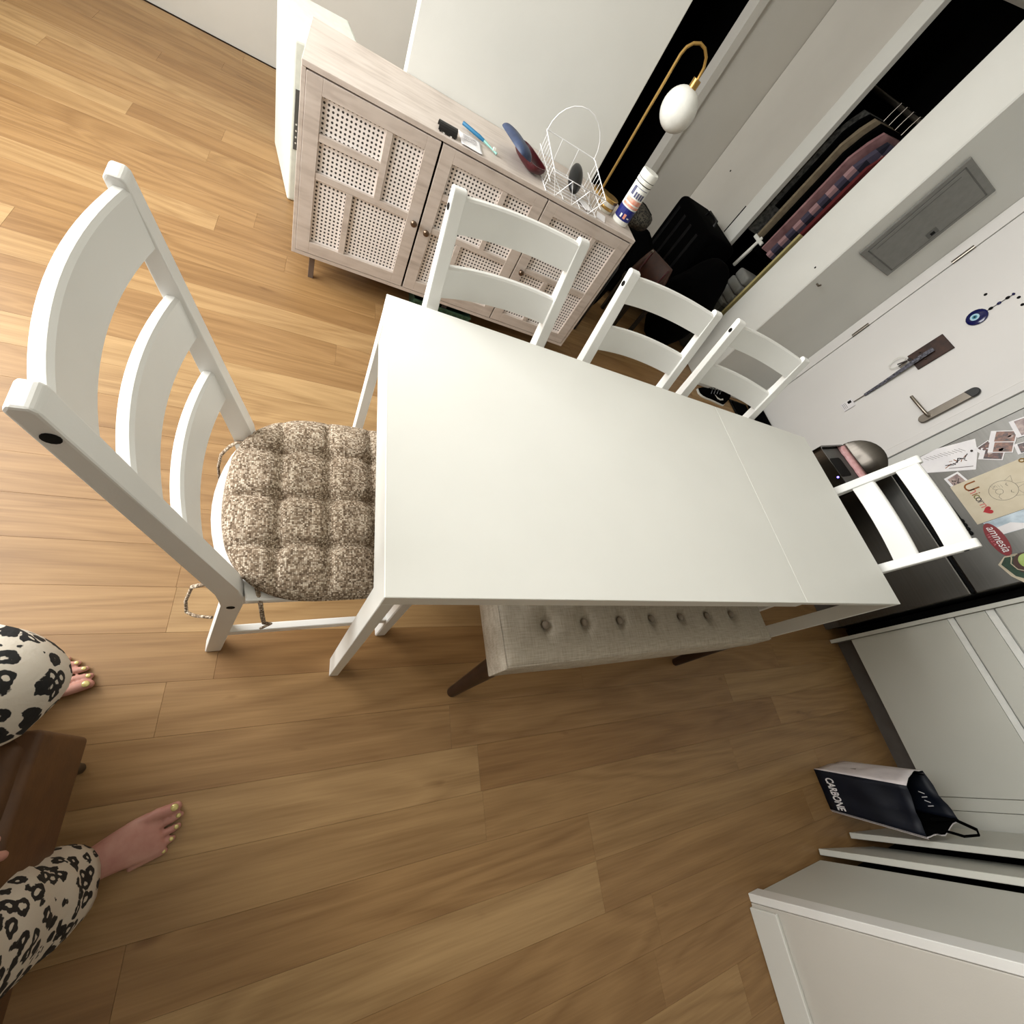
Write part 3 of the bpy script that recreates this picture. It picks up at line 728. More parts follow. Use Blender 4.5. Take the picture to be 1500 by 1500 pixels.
sdoor(0.6605, 1.112, [('H', 0.433, -9, 9), ('V', 0.939, 0.445, 9), ('H', 0.57, -9, 0.927), ('V', 0.84, 0, 0.421), ('H', 0.32, -9, 0.828)], (0.692, 0.427))
for lx in (-0.05, -SD + 0.04):
    for ly in (SY0 + 0.08, 0.0, SY1 - 0.08):
        box('leg', (lx - 0.011, ly - 0.011, 0), (lx + 0.011, ly + 0.011, SZ0 + 0.001), 'cabinet_leg', sb, 0.001)

# ---- things on the sideboard (top z = .76)
ZT = 0.7603
o = thing('receipt', 'crumpled white receipt lying on the sideboard', 'paper', (-1.40, 0.30, ZT + 0.001))
bm = new_bm(); N = 10
P = [(-0.055, -0.045), (0.05, -0.040), (0.052, 0.045), (-0.05, 0.045)]
gr = [[None] * (N + 1) for _ in range(N + 1)]
for i in range(N + 1):
    for j in range(N + 1):
        u, v = i / N, j / N
        a = [P[0][k] * (1 - u) * (1 - v) + P[1][k] * u * (1 - v) + P[2][k] * u * v + P[3][k] * (1 - u) * v for k in (0, 1)]
        gr[i][j] = bm.verts.new((a[0], a[1], 0.002 + 0.004 * abs(mnoise.noise(Vector((a[0] * 30, a[1] * 30, 1))))))
for i in range(N):
    for j in range(N): bm.faces.new((gr[i][j], gr[i + 1][j], gr[i + 1][j + 1], gr[i][j + 1]))
sh = obj('paper_sheet', bm, 'paper', o, smooth=True); md = sh.modifiers.new('thick', 'SOLIDIFY'); md.thickness = 0.0006
for k in range(4): box('print_line', (-0.03 + 0.012 * k, -0.03, 0.0065), (-0.027 + 0.012 * k, 0.025, 0.0068), 'ink_grey', o)
o = thing('toothbrush', 'blue and teal toothbrush lying across the receipt', 'toothbrush', (-1.45, 0.35, ZT + 0.012), 0)
tube('handle', [(-0.06, -0.075, 0.003), (-0.02, -0.01, 0.002), (-0.012, 0.01, 0.0)], [0.007, 0.0075, 0.006], 'pen_blue', o)
tube('neck', [(-0.012, 0.01, 0.0), (0.012, 0.04, -0.003), (0.03, 0.062, -0.005)], [0.006, 0.0035, 0.0045], 'pen_teal', o)
box('bristles', (0.014, 0.045, -0.003), (0.024, 0.055, 0.007), 'white_plastic', o)
# unidentified small black and white item near the front edge, given a clip shape
o = thing('black_item', 'unidentified small black and white item at the sideboard front edge', 'small item', (-1.385, 0.205, ZT))
bm = new_bm(); rs = []
for k in range(9):
    a = PI * k / 8; rs.append([(math.cos(a) * 0.022 + dx, y_, 0.004 + math.sin(a) * 0.022 + dx * 0) for (dx, y_) in ((0.0, -0.035), (0.003, -0.035), (0.003, 0.035), (0.0, 0.035))])
rings(bm, rs); obj('shell', bm, 'black_plastic', o)
for k in range(5): box('tooth', (0.0, -0.03 + k * 0.014, 0.0), (0.024, -0.024 + k * 0.014, 0.006), 'white_plastic' if k % 2 else 'black_plastic', o)
# glasses case, open
o = thing('glasses_case', 'open blue glasses case with glossy maroon interior', 'case', (-1.505, 0.565, ZT), math.radians(17))
def shell(lx, ly, lz, thick=0.004, n=28, m=8):
    bm = new_bm()
    def ringat(f, inset):
        rr = []
        for k in range(n):
            a = 2 * PI * k / n; c, s = math.cos(a), math.sin(a)
            q = 0.55
            rr.append((math.copysign(abs(c) ** q, c) * (lx - inset) * f, math.copysign(abs(s) ** q, s) * (ly - inset) * f))
        return rr
    outer = []; inner = []
    for j in range(m + 1):
        th = (PI / 2) * j / m; f = max(math.sin(th), 0.02) ** 0.55
        outer.append([(x_, y_, lz * (1 - math.cos(th))) for x_, y_ in ringat(f, 0)])
        inner.append([(x_, y_, thick + (lz - thick) * (1 - math.cos(th))) for x_, y_ in ringat(f, thick)])
    rings(bm, outer + inner[::-1]); return bm
b_ = obj('case_base', shell(0.105, 0.042, 0.042), 'maroon', o, smooth='auto')
l_ = obj('case_lid', shell(0.105, 0.042, 0.028), 'blue_case', o, smooth='auto')
l_.matrix_local = T((0, -0.042, 0.042)) @ Matrix.Rotation(math.radians(166), 4, 'X') @ T((0, 0.042, -0.028)) 
# wire basket
o = thing('wire_basket', 'white wire basket with zigzag front on the sideboard', 'basket', (-1.348, 0.76, ZT))
BX, BY = 0.34, 0.13
wr = 0.0016
fh, bh = 0.075, 0.105
def wire(name, p, r=wr, closed=False): return tube(name, p, r, 'white_wire', o, 6, closed)
wire('rim', [(0, -BY, fh), (0, BY, fh), (-BX + 0.06, BY, bh), (-BX + 0.04, BY * 0.97, bh), (-BX + 0.04, -BY * 0.97, bh), (-BX + 0.06, -BY, bh)], 0.0022, True)
wire('base_ring', [(0, -BY, 0.003), (0, BY, 0.003), (-BX + 0.05, BY, 0.003), (-BX + 0.05, -BY, 0.003)], 0.002, True)
zig = []
nz_ = 3
for k in range(nz_ * 2 + 1): zig.append((0.001, -BY + 2 * BY * k / (nz_ * 2), fh if k % 2 == 0 else 0.002))
wire('front_zigzag', zig, 0.002)
for k in range(1, 3):
    t_ = k / 3; y_ = -BY + 2 * BY * t_; wire('floor_wire', [(0, y_, 0.004), (-BX + 0.05, y_, 0.004), (-BX + 0.042, y_, bh)])
for k in range(1, 9): wire('cross_wire', [(-k * 0.034, -BY, 0.005), (-k * 0.034, BY, 0.005)])
for s in (-1, 1):
    for k in range(1, 9):
        xx = -k * (BX - 0.05) / 9; wire('side_wire', [(xx, s * BY, 0.003), (xx, s * BY, fh + (bh - fh) * k / 9)])
    wire('side_rail', [(0, s * BY, fh * 0.5), (-BX + 0.05, s * BY, bh * 0.5)])
arc = [(-BX + 0.05, BY * 0.97, bh)]
for k in range(1, 12): a = PI * k / 12; arc.append((-BX + 0.05, BY * 0.97 * math.cos(a), bh + 0.13 * math.sin(a)))
arc.append((-BX + 0.05, -BY * 0.97, bh)); wire('hanging_loop', arc, 0.002)
# black case inside the basket
bm = new_bm(); add_ellipsoid(bm, (0, 0, 0), (0.085, 0.032, 0.026), 24, 12); 
o = obj('sunglasses_case', bm, 'black_plastic', smooth=True); o.location = (-1.47, 0.775, ZT + 0.055); o.rotation_euler = (0, math.radians(18), math.radians(-10))
tag(o, 'black oval sunglasses case lying in the white wire basket', 'case')
for k, (xx, yy, rz_, m_, lb) in enumerate(((-1.40, 0.845, 0.3, 'paper', 'folded white paper in the basket corner by the canister'), (-1.395, 0.935, -0.35, 'paper', 'small white card lying between basket and candle jar'))):
    bm = new_bm(); add_box(bm, (-0.035, -0.022, 0), (0.035, 0.022, 0.002), mtx=rotz(rz_)); tag(obj('card', bm, m_, loc=(xx, yy, ZT + (0.0065 if k == 0 else 0.0005))), lb, 'paper')
# candle jar with gold lid
o = thing('candle_jar', 'cream candle jar with gold lid behind the wipes canister', 'candle', (-1.50, 0.985, ZT))
bm = new_bm(); add_lathe(bm, [(0.0, 0.0), (0.037, 0.0), (0.039, 0.004), (0.039, 0.042)], n=28); obj('jar', bm, 'candle_glass', o, smooth='auto')
bm = new_bm(); add_lathe(bm, [(0.039, 0.012), (0.0397, 0.013), (0.0397, 0.024), (0.039, 0.025)], n=28); obj('label_band', bm, 'gold', o, smooth='auto')
bm = new_bm(); add_lathe(bm, [(0.0405, 0.042), (0.0405, 0.054), (0.038, 0.056), (0.0, 0.056)], n=28); obj('lid', bm, 'gold', o, smooth='auto')
# wipes canister
o = thing('wipes_canister', 'white cylindrical wipes canister with blue and orange label', 'canister', (-1.452, 1.062, ZT))
bm = new_bm(); add_lathe(bm, [(0.0, 0.0), (0.036, 0.0), (0.039, 0.004), (0.039, 0.165), (0.037, 0.168), (0.037, 0.17)], n=32); obj('body', bm, 'white_plastic', o, smooth='auto')
bm = new_bm(); add_lathe(bm, [(0.0385, 0.171), (0.040, 0.173), (0.040, 0.184), (0.0385, 0.186), (0.0385, 0.188), (0.040, 0.19), (0.040, 0.212), (0.037, 0.218), (0.0, 0.219)], n=32); obj('lid', bm, 'white_plastic', o, smooth='auto')
bm = new_bm(); add_lathe(bm, [(0.0383, 0.1685), (0.0388, 0.1692), (0.0388, 0.1712), (0.0383, 0.1718)], n=32); obj('tear_ring', bm, 'black', o)
bm = new_bm(); add_lathe(bm, [(0.0383, 0.1863), (0.0389, 0.187), (0.0389, 0.1885), (0.0383, 0.189)], n=32); obj('tear_ring', bm, 'black', o)
def wrapband(name, z0, z1, a0, a1, m_, r=0.0394):
    bm = new_bm(); n = 20; rs = []
    for k in range(n + 1):
        a = a0 + (a1 - a0) * k / n
        rs.append([(math.cos(a) * rr, math.sin(a) * rr, z) for rr, z in ((r, z0), (r + 0.0003, z0), (r + 0.0003, z1), (r, z1))])
    rings(bm, rs); return obj(name, bm, m_, o)
wrapband('label_band', 0.022, 0.072, -PI, PI - 0.02, 'label_blue')
wrapband('label_band', 0.078, 0.088, -1.5, 1.0, 'label_orange', 0.0393)
wrapband('label_band', 0.094, 0.112, -1.4, 0.9, 'label_orange', 0.0393)
for (a0, a1, z0, z1, m_) in ((-1.3, -0.95, 0.122, 0.155, 'label_text'), (-0.75, -0.55, 0.118, 0.14, 'label_text'), (-0.45, -0.25, 0.118, 0.14, 'label_text'), (-0.15, 0.05, 0.118, 0.14, 'label_text'), (0.15, 0.4, 0.118, 0.14, 'label_text'), (-0.9, -0.7, 0.03, 0.045, 'white_plastic'), (-0.5, -0.2, 0.03, 0.05, 'label_orange'), (0.0, 0.3, 0.035, 0.04, 'white_plastic'), (-1.2, 0.5, 0.155, 0.157, 'label_text')):
    wrapband('print_mark', z0, z1, a0, a1, m_, 0.0398)
# gold globe lamp
o = thing('table_lamp', 'gold pole table lamp with white globe shade on sideboard', 'lamp', (-1.68, 1.03, ZT))
bm = new_bm(); add_lathe(bm, [(0, 0), (0.055, 0), (0.055, 0.008), (0.05, 0.012), (0, 0.012)], n=32); obj('base', bm, 'gold', o, smooth='auto')
tube('pole', [(-0.03, 0, 0.01), (-0.03, 0, 0.52), (-0.028, 0.006, 0.545), (-0.024, 0.022, 0.565), (-0.018, 0.045, 0.577), (-0.01, 0.07, 0.575), (-0.004, 0.092, 0.56), (0.0, 0.106, 0.535), (0.0, 0.11, 0.50)], 0.006, 'gold', o, 10)
bm = new_bm(); add_ellipsoid(bm, (0, 0.11, 0.395), (0.078, 0.078, 0.078), 28, 18); obj('globe_shade', bm, 'white_plastic', o, smooth=True)
bm = new_bm(); add_lathe(bm, [(0, 0.468), (0.018, 0.468), (0.018, 0.50), (0, 0.502)], (0, 0.11, 0), 16); obj('socket_cap', bm, 'gold', o, smooth='auto')

# appliance left of the sideboard
o = thing('air_purifier', 'white boxy appliance with grey control strip left of the sideboard', 'appliance', (-1.935, -0.345, 0), math.radians(12.7))
box('housing', (-0.50, 0, 0.0), (0, 0.30, 0.62), 'appliance_white', o, 0.012, 3)
cs = box('control_strip', (0.0, 0.016, 0.235), (0.003, 0.034, 0.46), 'grey_plastic', o)
for z in (0.262, 0.285, 0.31, 0.335):
    bm = new_bm(); add_tube(bm, [(0.003, 0.025, z), (0.0045, 0.025, z)], 0.0035, 10); obj('indicator', bm, 'white_plastic', cs)
for k in range(8): box('vent_slat', (-0.42 + k * 0.045, -0.003, 0.42), (-0.40 + k * 0.045, 0.001, 0.58), 'white_plastic', o)
# green basket beneath the sideboard
o = thing('storage_crate', 'dark green ribbed crate pushed beneath the sideboard', 'crate', (-1.47, 0.42, 0))
bm = new_bm()
for lo, hi in (((-0.11, -0.15, 0), (0.11, 0.15, 0.006)), ((-0.11, -0.15, 0.006), (-0.104, 0.15, 0.09)), ((0.104, -0.15, 0.006), (0.11, 0.15, 0.09)), ((-0.104, -0.15, 0.006), (0.104, -0.144, 0.09)), ((-0.104, 0.144, 0.006), (0.104, 0.15, 0.09))): add_box(bm, lo, hi)
obj('crate_body', bm, 'green_bag', o)
for k in range(11): box('rib', (0.110, -0.145 + k * 0.028, 0.004), (0.114, -0.137 + k * 0.028, 0.085), 'green_bag', o)
box('crate_rim', (0.110, -0.152, 0.083), (0.116, 0.152, 0.093), 'green_bag', o)

# ================================================================ THINGS ON THE REFRIGERATOR (door face y = 2.75)
PY = FY - 0.0004
def sheet(name, pts, m_, label=None, cat=None, parent=None, y=PY, th=0.0008, group=None):
    """flat paper outline (x, z) lying on the door"""
    bm = new_bm(); cx = sum(p[0] for p in pts) / len(pts); cz = sum(p[1] for p in pts) / len(pts)
    add_prism(bm, [(p[0] - cx, p[1] - cz) for p in pts], 1, -th, 0)
    o = obj(name, bm, m_, parent, loc=(cx, y, cz))
    if label: tag(o, label, cat, group)
    return o
def sub(parent, name, pts, m_, lift=0.0009, th=0.0004):
    cx, cz = parent.location.x, parent.location.z
    bm = new_bm(); add_prism(bm, [(p[0] - cx, p[1] - cz) for p in pts], 1, -lift - th, -lift + 0.0001); return obj(name, bm, m_, parent)
def quad(c, w, h, a=0.0):
    ca, sa = math.cos(a), math.sin(a)
    return [(c[0] + x * ca - z * sa, c[1] + x * sa + z * ca) for x, z in ((-w / 2, -h / 2), (w / 2, -h / 2), (w / 2, h / 2), (-w / 2, h / 2))]
def ell(c, rx, rz_, a=0.0, n=28):
    ca, sa = math.cos(a), math.sin(a)
    return [(c[0] + math.cos(t) * rx * ca - math.sin(t) * rz_ * sa, c[1] + math.cos(t) * rx * sa + math.sin(t) * rz_ * ca) for t in (2 * PI * k / n for k in range(n))]
def line(parent, name, pts, r, m_, lift=0.0011, closed=False):
    cx, cz = parent.location.x, parent.location.z
    return tube(name, [(p[0] - cx, -lift, p[1] - cz) for p in pts], r, m_, parent, 5, closed)

# invitation note
o = sheet('invitation_note', [(-0.445, 0.815), (-0.308, 0.806), (-0.222, 0.968), (-0.300, 1.02), (-0.362, 1.035)][0:1] + [(-0.308, 0.806), (-0.224, 0.968), (-0.362, 1.034), (-0.44, 0.86)][0:3] if False else [(-0.395, 0.815), (-0.308, 0.806), (-0.224, 0.968), (-0.300, 1.012), (-0.362, 1.034), (-0.398, 0.90)], 'paper', 'white printed invitation note with sketch on upper refrigerator door', 'paper')
for k in range(11):
    f_ = k / 10; c = (-0.367 + 0.032 * f_, 0.842 + 0.130 * f_)
    w_ = 0.022 + 0.012 * ((k * 7) % 4) / 3
    sub(o, 'text_line', quad((c[0] - 0.004, c[1]), w_, 0.0016, 0.55), 'ink_grey')
for k in range(14):
    c = (-0.30 + 0.004 * (k % 3) + random.uniform(-0.012, 0.012), 0.895 + 0.0058 * k)
    sub(o, 'sketch_stroke', quad(c, random.uniform(0.012, 0.03), random.uniform(0.002, 0.005), random.uniform(0.2, 2.6)), 'ink_dark' if k % 3 else 'ink_brown')
sub(o, 'sketch_frame', quad((-0.262, 0.93), 0.003, 0.085, -0.45), 'ink_grey')
bm = new_bm(); add_ellipsoid(bm, (0, 0, 0), (0.005, 0.004, 0.005), 12, 8); m_ = obj('note_magnet', bm, 'ink_dark', loc=(-0.314, PY - 0.005, 0.998)); tag(m_, 'small dark round magnet holding the invitation note', 'magnet')
# small snapshot left of drawing
o = sheet('snapshot', [(-0.242, 0.852), (-0.160, 0.859), (-0.188, 0.922), (-0.249, 0.911)], 'paper', 'small white bordered sketch card just left of unicorn drawing', 'photo')
sub(o, 'picture', [(-0.232, 0.862), (-0.172, 0.868), (-0.192, 0.914), (-0.240, 0.904)], 'photo_mauve')
for k in range(6): sub(o, 'sketch_stroke', quad((-0.205 + random.uniform(-0.02, 0.02), 0.885 + random.uniform(-0.015, 0.015)), 0.018, 0.003, random.uniform(0, 3)), 'ink_dark', 0.0014)
# unicorn drawing
o = sheet('unicorn_drawing', [(-0.192, 0.853), (0.019, 0.853), (0.019, 1.115), (-0.192, 1.115)], 'kraft', 'cream paper with pencil face drawing, colourful unicorn lettering and red heart', 'drawing', y=PY - 0.0012)
letters = 'Unicorn'; mts = ('ink_brown', 'ink_pink', 'ink_brown', 'ink_green', 'ink_dark', 'ink_grey', 'ink_pink')
xs_ = (-0.158, -0.134, -0.116, -0.104, -0.088, -0.072, -0.054); sz = (0.068, 0.052, 0.046, 0.044, 0.042, 0.042, 0.044)
for L_, m_, x_, s_ in zip(letters, mts, xs_, sz):
    text('lettering', L_, s_, m_, o, face_ny(x_ - o.location.x, -0.0012, 0.914 - o.location.z, 0.0), 0.0003)
hpts = []
for k in range(28):
    a = 2 * PI * k / 28; hpts.append((-0.026 + 0.00115 * 16 * math.sin(a) ** 3, 0.914 + 0.00115 * (13 * math.cos(a) - 5 * math.cos(2 * a) - 2 * math.cos(3 * a) - math.cos(4 * a))))
sub(o, 'heart', hpts, 'red')
line(o, 'pencil_line', ell((-0.087, 0.998), 0.046, 0.046, 0, 36), 0.0007, 'ink_grey', closed=True)
line(o, 'pencil_line', ell((-0.088, 0.985), 0.013, 0.012, 0, 20), 0.0006, 'ink_grey', closed=True)
line(o, 'pencil_line', [(-0.12, 0.985), (-0.11, 0.972), (-0.098, 0.982)], 0.0006, 'ink_grey')
line(o, 'pencil_line', [(-0.078, 0.984), (-0.066, 0.972), (-0.052, 0.976)], 0.0006, 'ink_grey')
for s in (-1, 1):
    line(o, 'pencil_line', [(-0.088 + s * 0.026, 1.022), (-0.088 + s * 0.02, 1.016), (-0.088 + s * 0.012, 1.02)], 0.0008, 'ink_dark')
    line(o, 'pencil_line', [(-0.087 + s * 0.040, 1.022), (-0.087 + s * 0.052, 1.048), (-0.087 + s * 0.024, 1.04)], 0.0006, 'ink_grey')
line(o, 'pencil_line', [(-0.098, 1.043), (-0.087, 1.085), (-0.078, 1.044)], 0.0006, 'ink_grey')
for k in range(5): line(o, 'pencil_line', [(-0.128 + k * 0.003, 0.97 + k * 0.008), (-0.116 + k * 0.004, 0.975 + k * 0.007)], 0.0004, 'ink_grey')
bm = new_bm(); add_tube(bm, [(math.cos(t) * 0.008, 0, math.sin(t) * 0.008) for t in (2 * PI * k / 16 for k in range(16))], 0.0022, 8, True)
tag(obj('ring_magnet', bm, 'gold', loc=(-0.182, PY - 0.0045, 1.108)), 'gold ring magnet at the drawing top corner', 'magnet')
# blue-white picture
o = sheet('beach_photo', [(0.0205, 0.872), (0.095, 0.885), (0.10, 1.03), (0.0205, 1.03)], 'photo_blue', 'pale blue and white photo print right of the unicorn drawing', 'photo')
sub(o, 'white_area', [(0.06, 0.884), (0.094, 0.89), (0.098, 0.99), (0.085, 1.0), (0.055, 0.95)], 'paper')
sub(o, 'figure', quad((0.08, 1.0), 0.02, 0.02, 0.3), 'photo_warm', 0.0014)
# oval sticker magnet
o = sheet('oval_magnet', ell((0.108, 0.879), 0.082, 0.0285, 0.0), 'sticker_red', 'dark red oval magnet with white script lettering', 'magnet', y=PY - 0.0018, th=0.0015)
text('lettering', 'amnesia', 0.043, 'paper', o, face_ny(0.0, -0.0016, 0.004), 0.0003, shear=0.2, xs=0.92)
text('lettering', 'I B I Z A', 0.013, 'sticker_pink', o, face_ny(-0.004, -0.0016, -0.0175), 0.0003, xs=1.25)
# green and brown souvenir magnet
o = sheet('souvenir_magnet', [(0.188, 0.862), (0.215, 0.828), (0.275, 0.842), (0.33, 0.875), (0.31, 0.96), (0.20, 0.95)], 'kraft', 'cream and green souvenir magnet with lime green circle near hinge', 'magnet', th=0.003)
sub(o, 'green_leaf', [(0.193, 0.862), (0.218, 0.838), (0.28, 0.856), (0.31, 0.89), (0.29, 0.945), (0.205, 0.935)], 'green_magnet', 0.003, 0.002)
sub(o, 'brown_disc', ell((0.240, 0.915), 0.048, 0.042), 'brown_magnet', 0.005, 0.002)
line(o, 'cord_trim', [(0.193, 0.905), (0.19, 0.885), (0.205, 0.88), (0.225, 0.868), (0.255, 0.875), (0.275, 0.90)], 0.002, 'kraft', 0.008)
sub(o, 'lime_circle', ell((0.232, 0.922), 0.034, 0.03), 'lime', 0.007, 0.002)
# photo-booth strips and prints
def photo(name, c, w, h, a, pic, label, lift):
    o = sheet(name, quad(c, w, h, a), 'paper', label, 'photo', y=PY - lift, group='snapshots on the refrigerator')
    ca, sa = math.cos(a), math.sin(a); c2 = (c[0] - sa * 0.08 * h, c[1] + ca * 0.08 * h)
    sub(o, 'picture', quad(c2, w * 0.86, h * 0.74, a), pic)
    for k in range(3):
        sub(o, 'picture_blob', ell((c2[0] + random.uniform(-.2, .2) * w, c2[1] + random.uniform(-.2, .2) * h), w * 0.12, h * 0.11), ('photo_warm', 'photo_dark', 'photo_mauve')[k], 0.0013)
    return o
photo('snapshot', (-0.318, 1.185), 0.085, 0.07, -0.15, 'photo_mauve', 'topmost white bordered snapshot, at the right photo edge', 0.004)
photo('snapshot', (-0.315, 1.112), 0.055, 0.085, -0.62, 'photo_warm', 'upper snapshot of the overlapping fan, warm toned', 0.003)
photo('snapshot', (-0.275, 1.085), 0.055, 0.08, -0.60, 'photo_warm', 'middle snapshot of the overlapping fan with white lower border', 0.002)
photo('snapshot', (-0.262, 1.045), 0.055, 0.08, -0.65, 'photo_dark', 'lowest dark snapshot of the fan nearest the unicorn drawing', 0.001)
photo('snapshot', (-0.298, 1.042), 0.05, 0.06, 0.25, 'photo_dark', 'dark snapshot with wide white border nearest the invitation note', 0.0002)
photo('snapshot', (-0.232, 1.14), 0.05, 0.05, -0.2, 'photo_dark', 'small dark snapshot right of the fan, above the drawing', 0.0002)
# bottle opener shaped magnet behind the chair
o = thing('corkscrew_magnet', 'thin black and silver corkscrew magnet above the freezer seam', 'magnet', (-0.08, PY, 0.812))
tube('rod', [(-0.135, -0.006, -0.006), (-0.09, -0.006, -0.003)], 0.0025, 'brushed_nickel', o); tube('handle', [(-0.09, -0.006, -0.003), (-0.075, -0.006, 0.0)], 0.006, 'brown_leather', o)
tube('shaft', [(-0.075, -0.006, 0.0), (0.05, -0.006, 0.003)], 0.0035, 'black', o)
for k in range(4):
    bm = new_bm(); add_ellipsoid(bm, (0.06 + k * 0.022, -0.006, 0.004), (0.011, 0.005, 0.008), 10, 6); obj('bead', bm, 'black', o)

# ================================================================ ENTRY DOOR HANGINGS (door face y = 3.442)
QY = YD - 0.008
o = thing('evil_eye_charm', 'round blue glass eye charm on beaded string hung on white door', 'charm', (-1.189, QY, 1.303))
bm = new_bm(); add_ellipsoid(bm, (0, -0.006, 0), (0.047, 0.006, 0.047), 28, 10); ey = obj('glass_disc', bm, 'eye_blue', o, smooth=True)
for r_, m_, d_ in ((0.020, 'eye_light', -0.0118), (0.011, 'eye_iris', -0.0128), (0.005, 'black', -0.0138)):
    bm = new_bm(); add_tube(bm, [(-0.003, d_, -0.006), (-0.003, d_ - 0.001, -0.006)], r_, 20); obj('eye_ring', bm, m_, ey)
tube('string', [(0, -0.004, 0.045), (0.001, -0.004, 0.165)], 0.0015, 'ink_dark', o, 6)
for k, z in enumerate((0.062, 0.098, 0.134, 0.158)):
    bm = new_bm(); add_ellipsoid(bm, (0, -0.005, z), (0.008, 0.006, 0.010 if k < 3 else 0.006), 10, 8); obj('bead', bm, 'eye_blue' if k % 2 else 'black', o, smooth=True)
o = thing('key_rack', 'small dark wooden key plaque with lanyards hung on white door', 'key rack', (-1.155, QY, 0.968))
box('plaque_board', (-0.060, -0.014, 0.0), (0.060, 0.0, 0.186), 'plaque', o, 0.002)
for xx in (-0.03, 0.0, 0.03):
    tube('hook', [(xx, -0.013, 0.06), (xx, -0.026, 0.055), (xx, -0.030, 0.065)], 0.002, 'brushed_nickel', o, 6)
o = thing('lanyard', 'long black printed lanyard with white tag hanging from key plaque', 'lanyard', (-1.155, QY, 0.968))
bm = new_bm()
def strap(bm, pts, w):
    rs = []
    for (x_, y_, z_) in pts: rs.append([(x_ - w, y_ - 0.001, z_), (x_ + w, y_ - 0.001, z_), (x_ + w, y_ + 0.001, z_), (x_ - w, y_ + 0.001, z_)])
    rings(bm, rs)
strap(bm, [(0.0, -0.030, 0.115), (0.002, -0.032, 0.02), (0.012, -0.02, -0.16), (0.014, -0.012, -0.29)], 0.009)
strap(bm, [(0.012, -0.034, 0.115), (0.018, -0.036, -0.02), (0.018, -0.022, -0.17), (0.016, -0.014, -0.29)], 0.007)
obj('strap', bm, 'lanyard', o)
tube('clip', [(0.015, -0.012, -0.285), (0.014, -0.010, -0.36)], 0.003, 'brushed_nickel', o, 6)
tg = box('tag', (-0.022, -0.010, -0.435), (0.042, -0.006, -0.362), 'paper', o, 0.001)
box('tag_print', (-0.012, -0.0106, -0.392), (0.008, -0.0099, -0.370), 'black', tg)
for k in range(3): box('tag_print', (-0.014, -0.0106, -0.408 - k * 0.009), (0.03, -0.0099, -0.406 - k * 0.009), 'ink_grey', tg)
o = thing('key_bunch', 'white cord loop with keys hanging from the key plaque', 'keys', (-1.189, QY, 0.968))
lp = [(math.cos(t) * 0.026 - 0.02, -0.028 - 0.004 * math.sin(3 * t), -0.055 + math.sin(t) * 0.045) for t in (2 * PI * k / 20 for k in range(20))]
tube('cord_loop', lp, 0.0025, 'white_plastic', o, 6, True)
for k in range(3):
    bm = new_bm(); add_box(bm, (-0.004, -0.003, -0.05), (0.004, -0.001, 0), mtx=T((0.012, -0.026 - 0.003 * k, -0.01)) @ Matrix.Rotation(0.3 * (k - 1), 4, 'Y')); add_ellipsoid(bm, (0.012, -0.027 - 0.003 * k, 0.002), (0.011, 0.0015, 0.011), 12, 6); obj('key', bm, 'ink_dark' if k else 'brushed_nickel', o)

# electrical panel on the hall wall (x = -1.67)
o = thing('electrical_panel', 'grey metal electrical panel cover with latch on the hall wall', 'panel', (-1.67, 2.88, 1.42))
EX = 0.0
box('cover', (0, -0.182, -0.262), (0.014, 0.182, 0.262), 'panel_grey', o, 0.004)
dr = box('hatch_door', (0.014, -0.145, -0.225), (0.0175, 0.15, 0.225), 'panel_grey', o, 0.002)
bm = new_bm()
for lo, hi in (((0.0142, -0.150, -0.23), (0.0158, -0.146, 0.23)), ((0.0142, 0.151, -0.23), (0.0158, 0.155, 0.23)), ((0.0142, -0.15, -0.231), (0.0158, 0.155, -0.227)), ((0.0142, -0.15, 0.227), (0.0158, 0.155, 0.231))): add_box(bm, lo, hi)
obj('hatch_gap', bm, 'panel_line', o)
box('hatch_trim', (0.0175, -0.12, -0.20), (0.0185, -0.116, 0.20), 'panel_line', dr); 
lt = box('latch', (0.0175, 0.085, -0.030), (0.022, 0.135, 0.022), 'panel_line', o, 0.002)
box('latch_key', (0.022, 0.098, -0.014), (0.0235, 0.122, 0.006), 'black', lt)

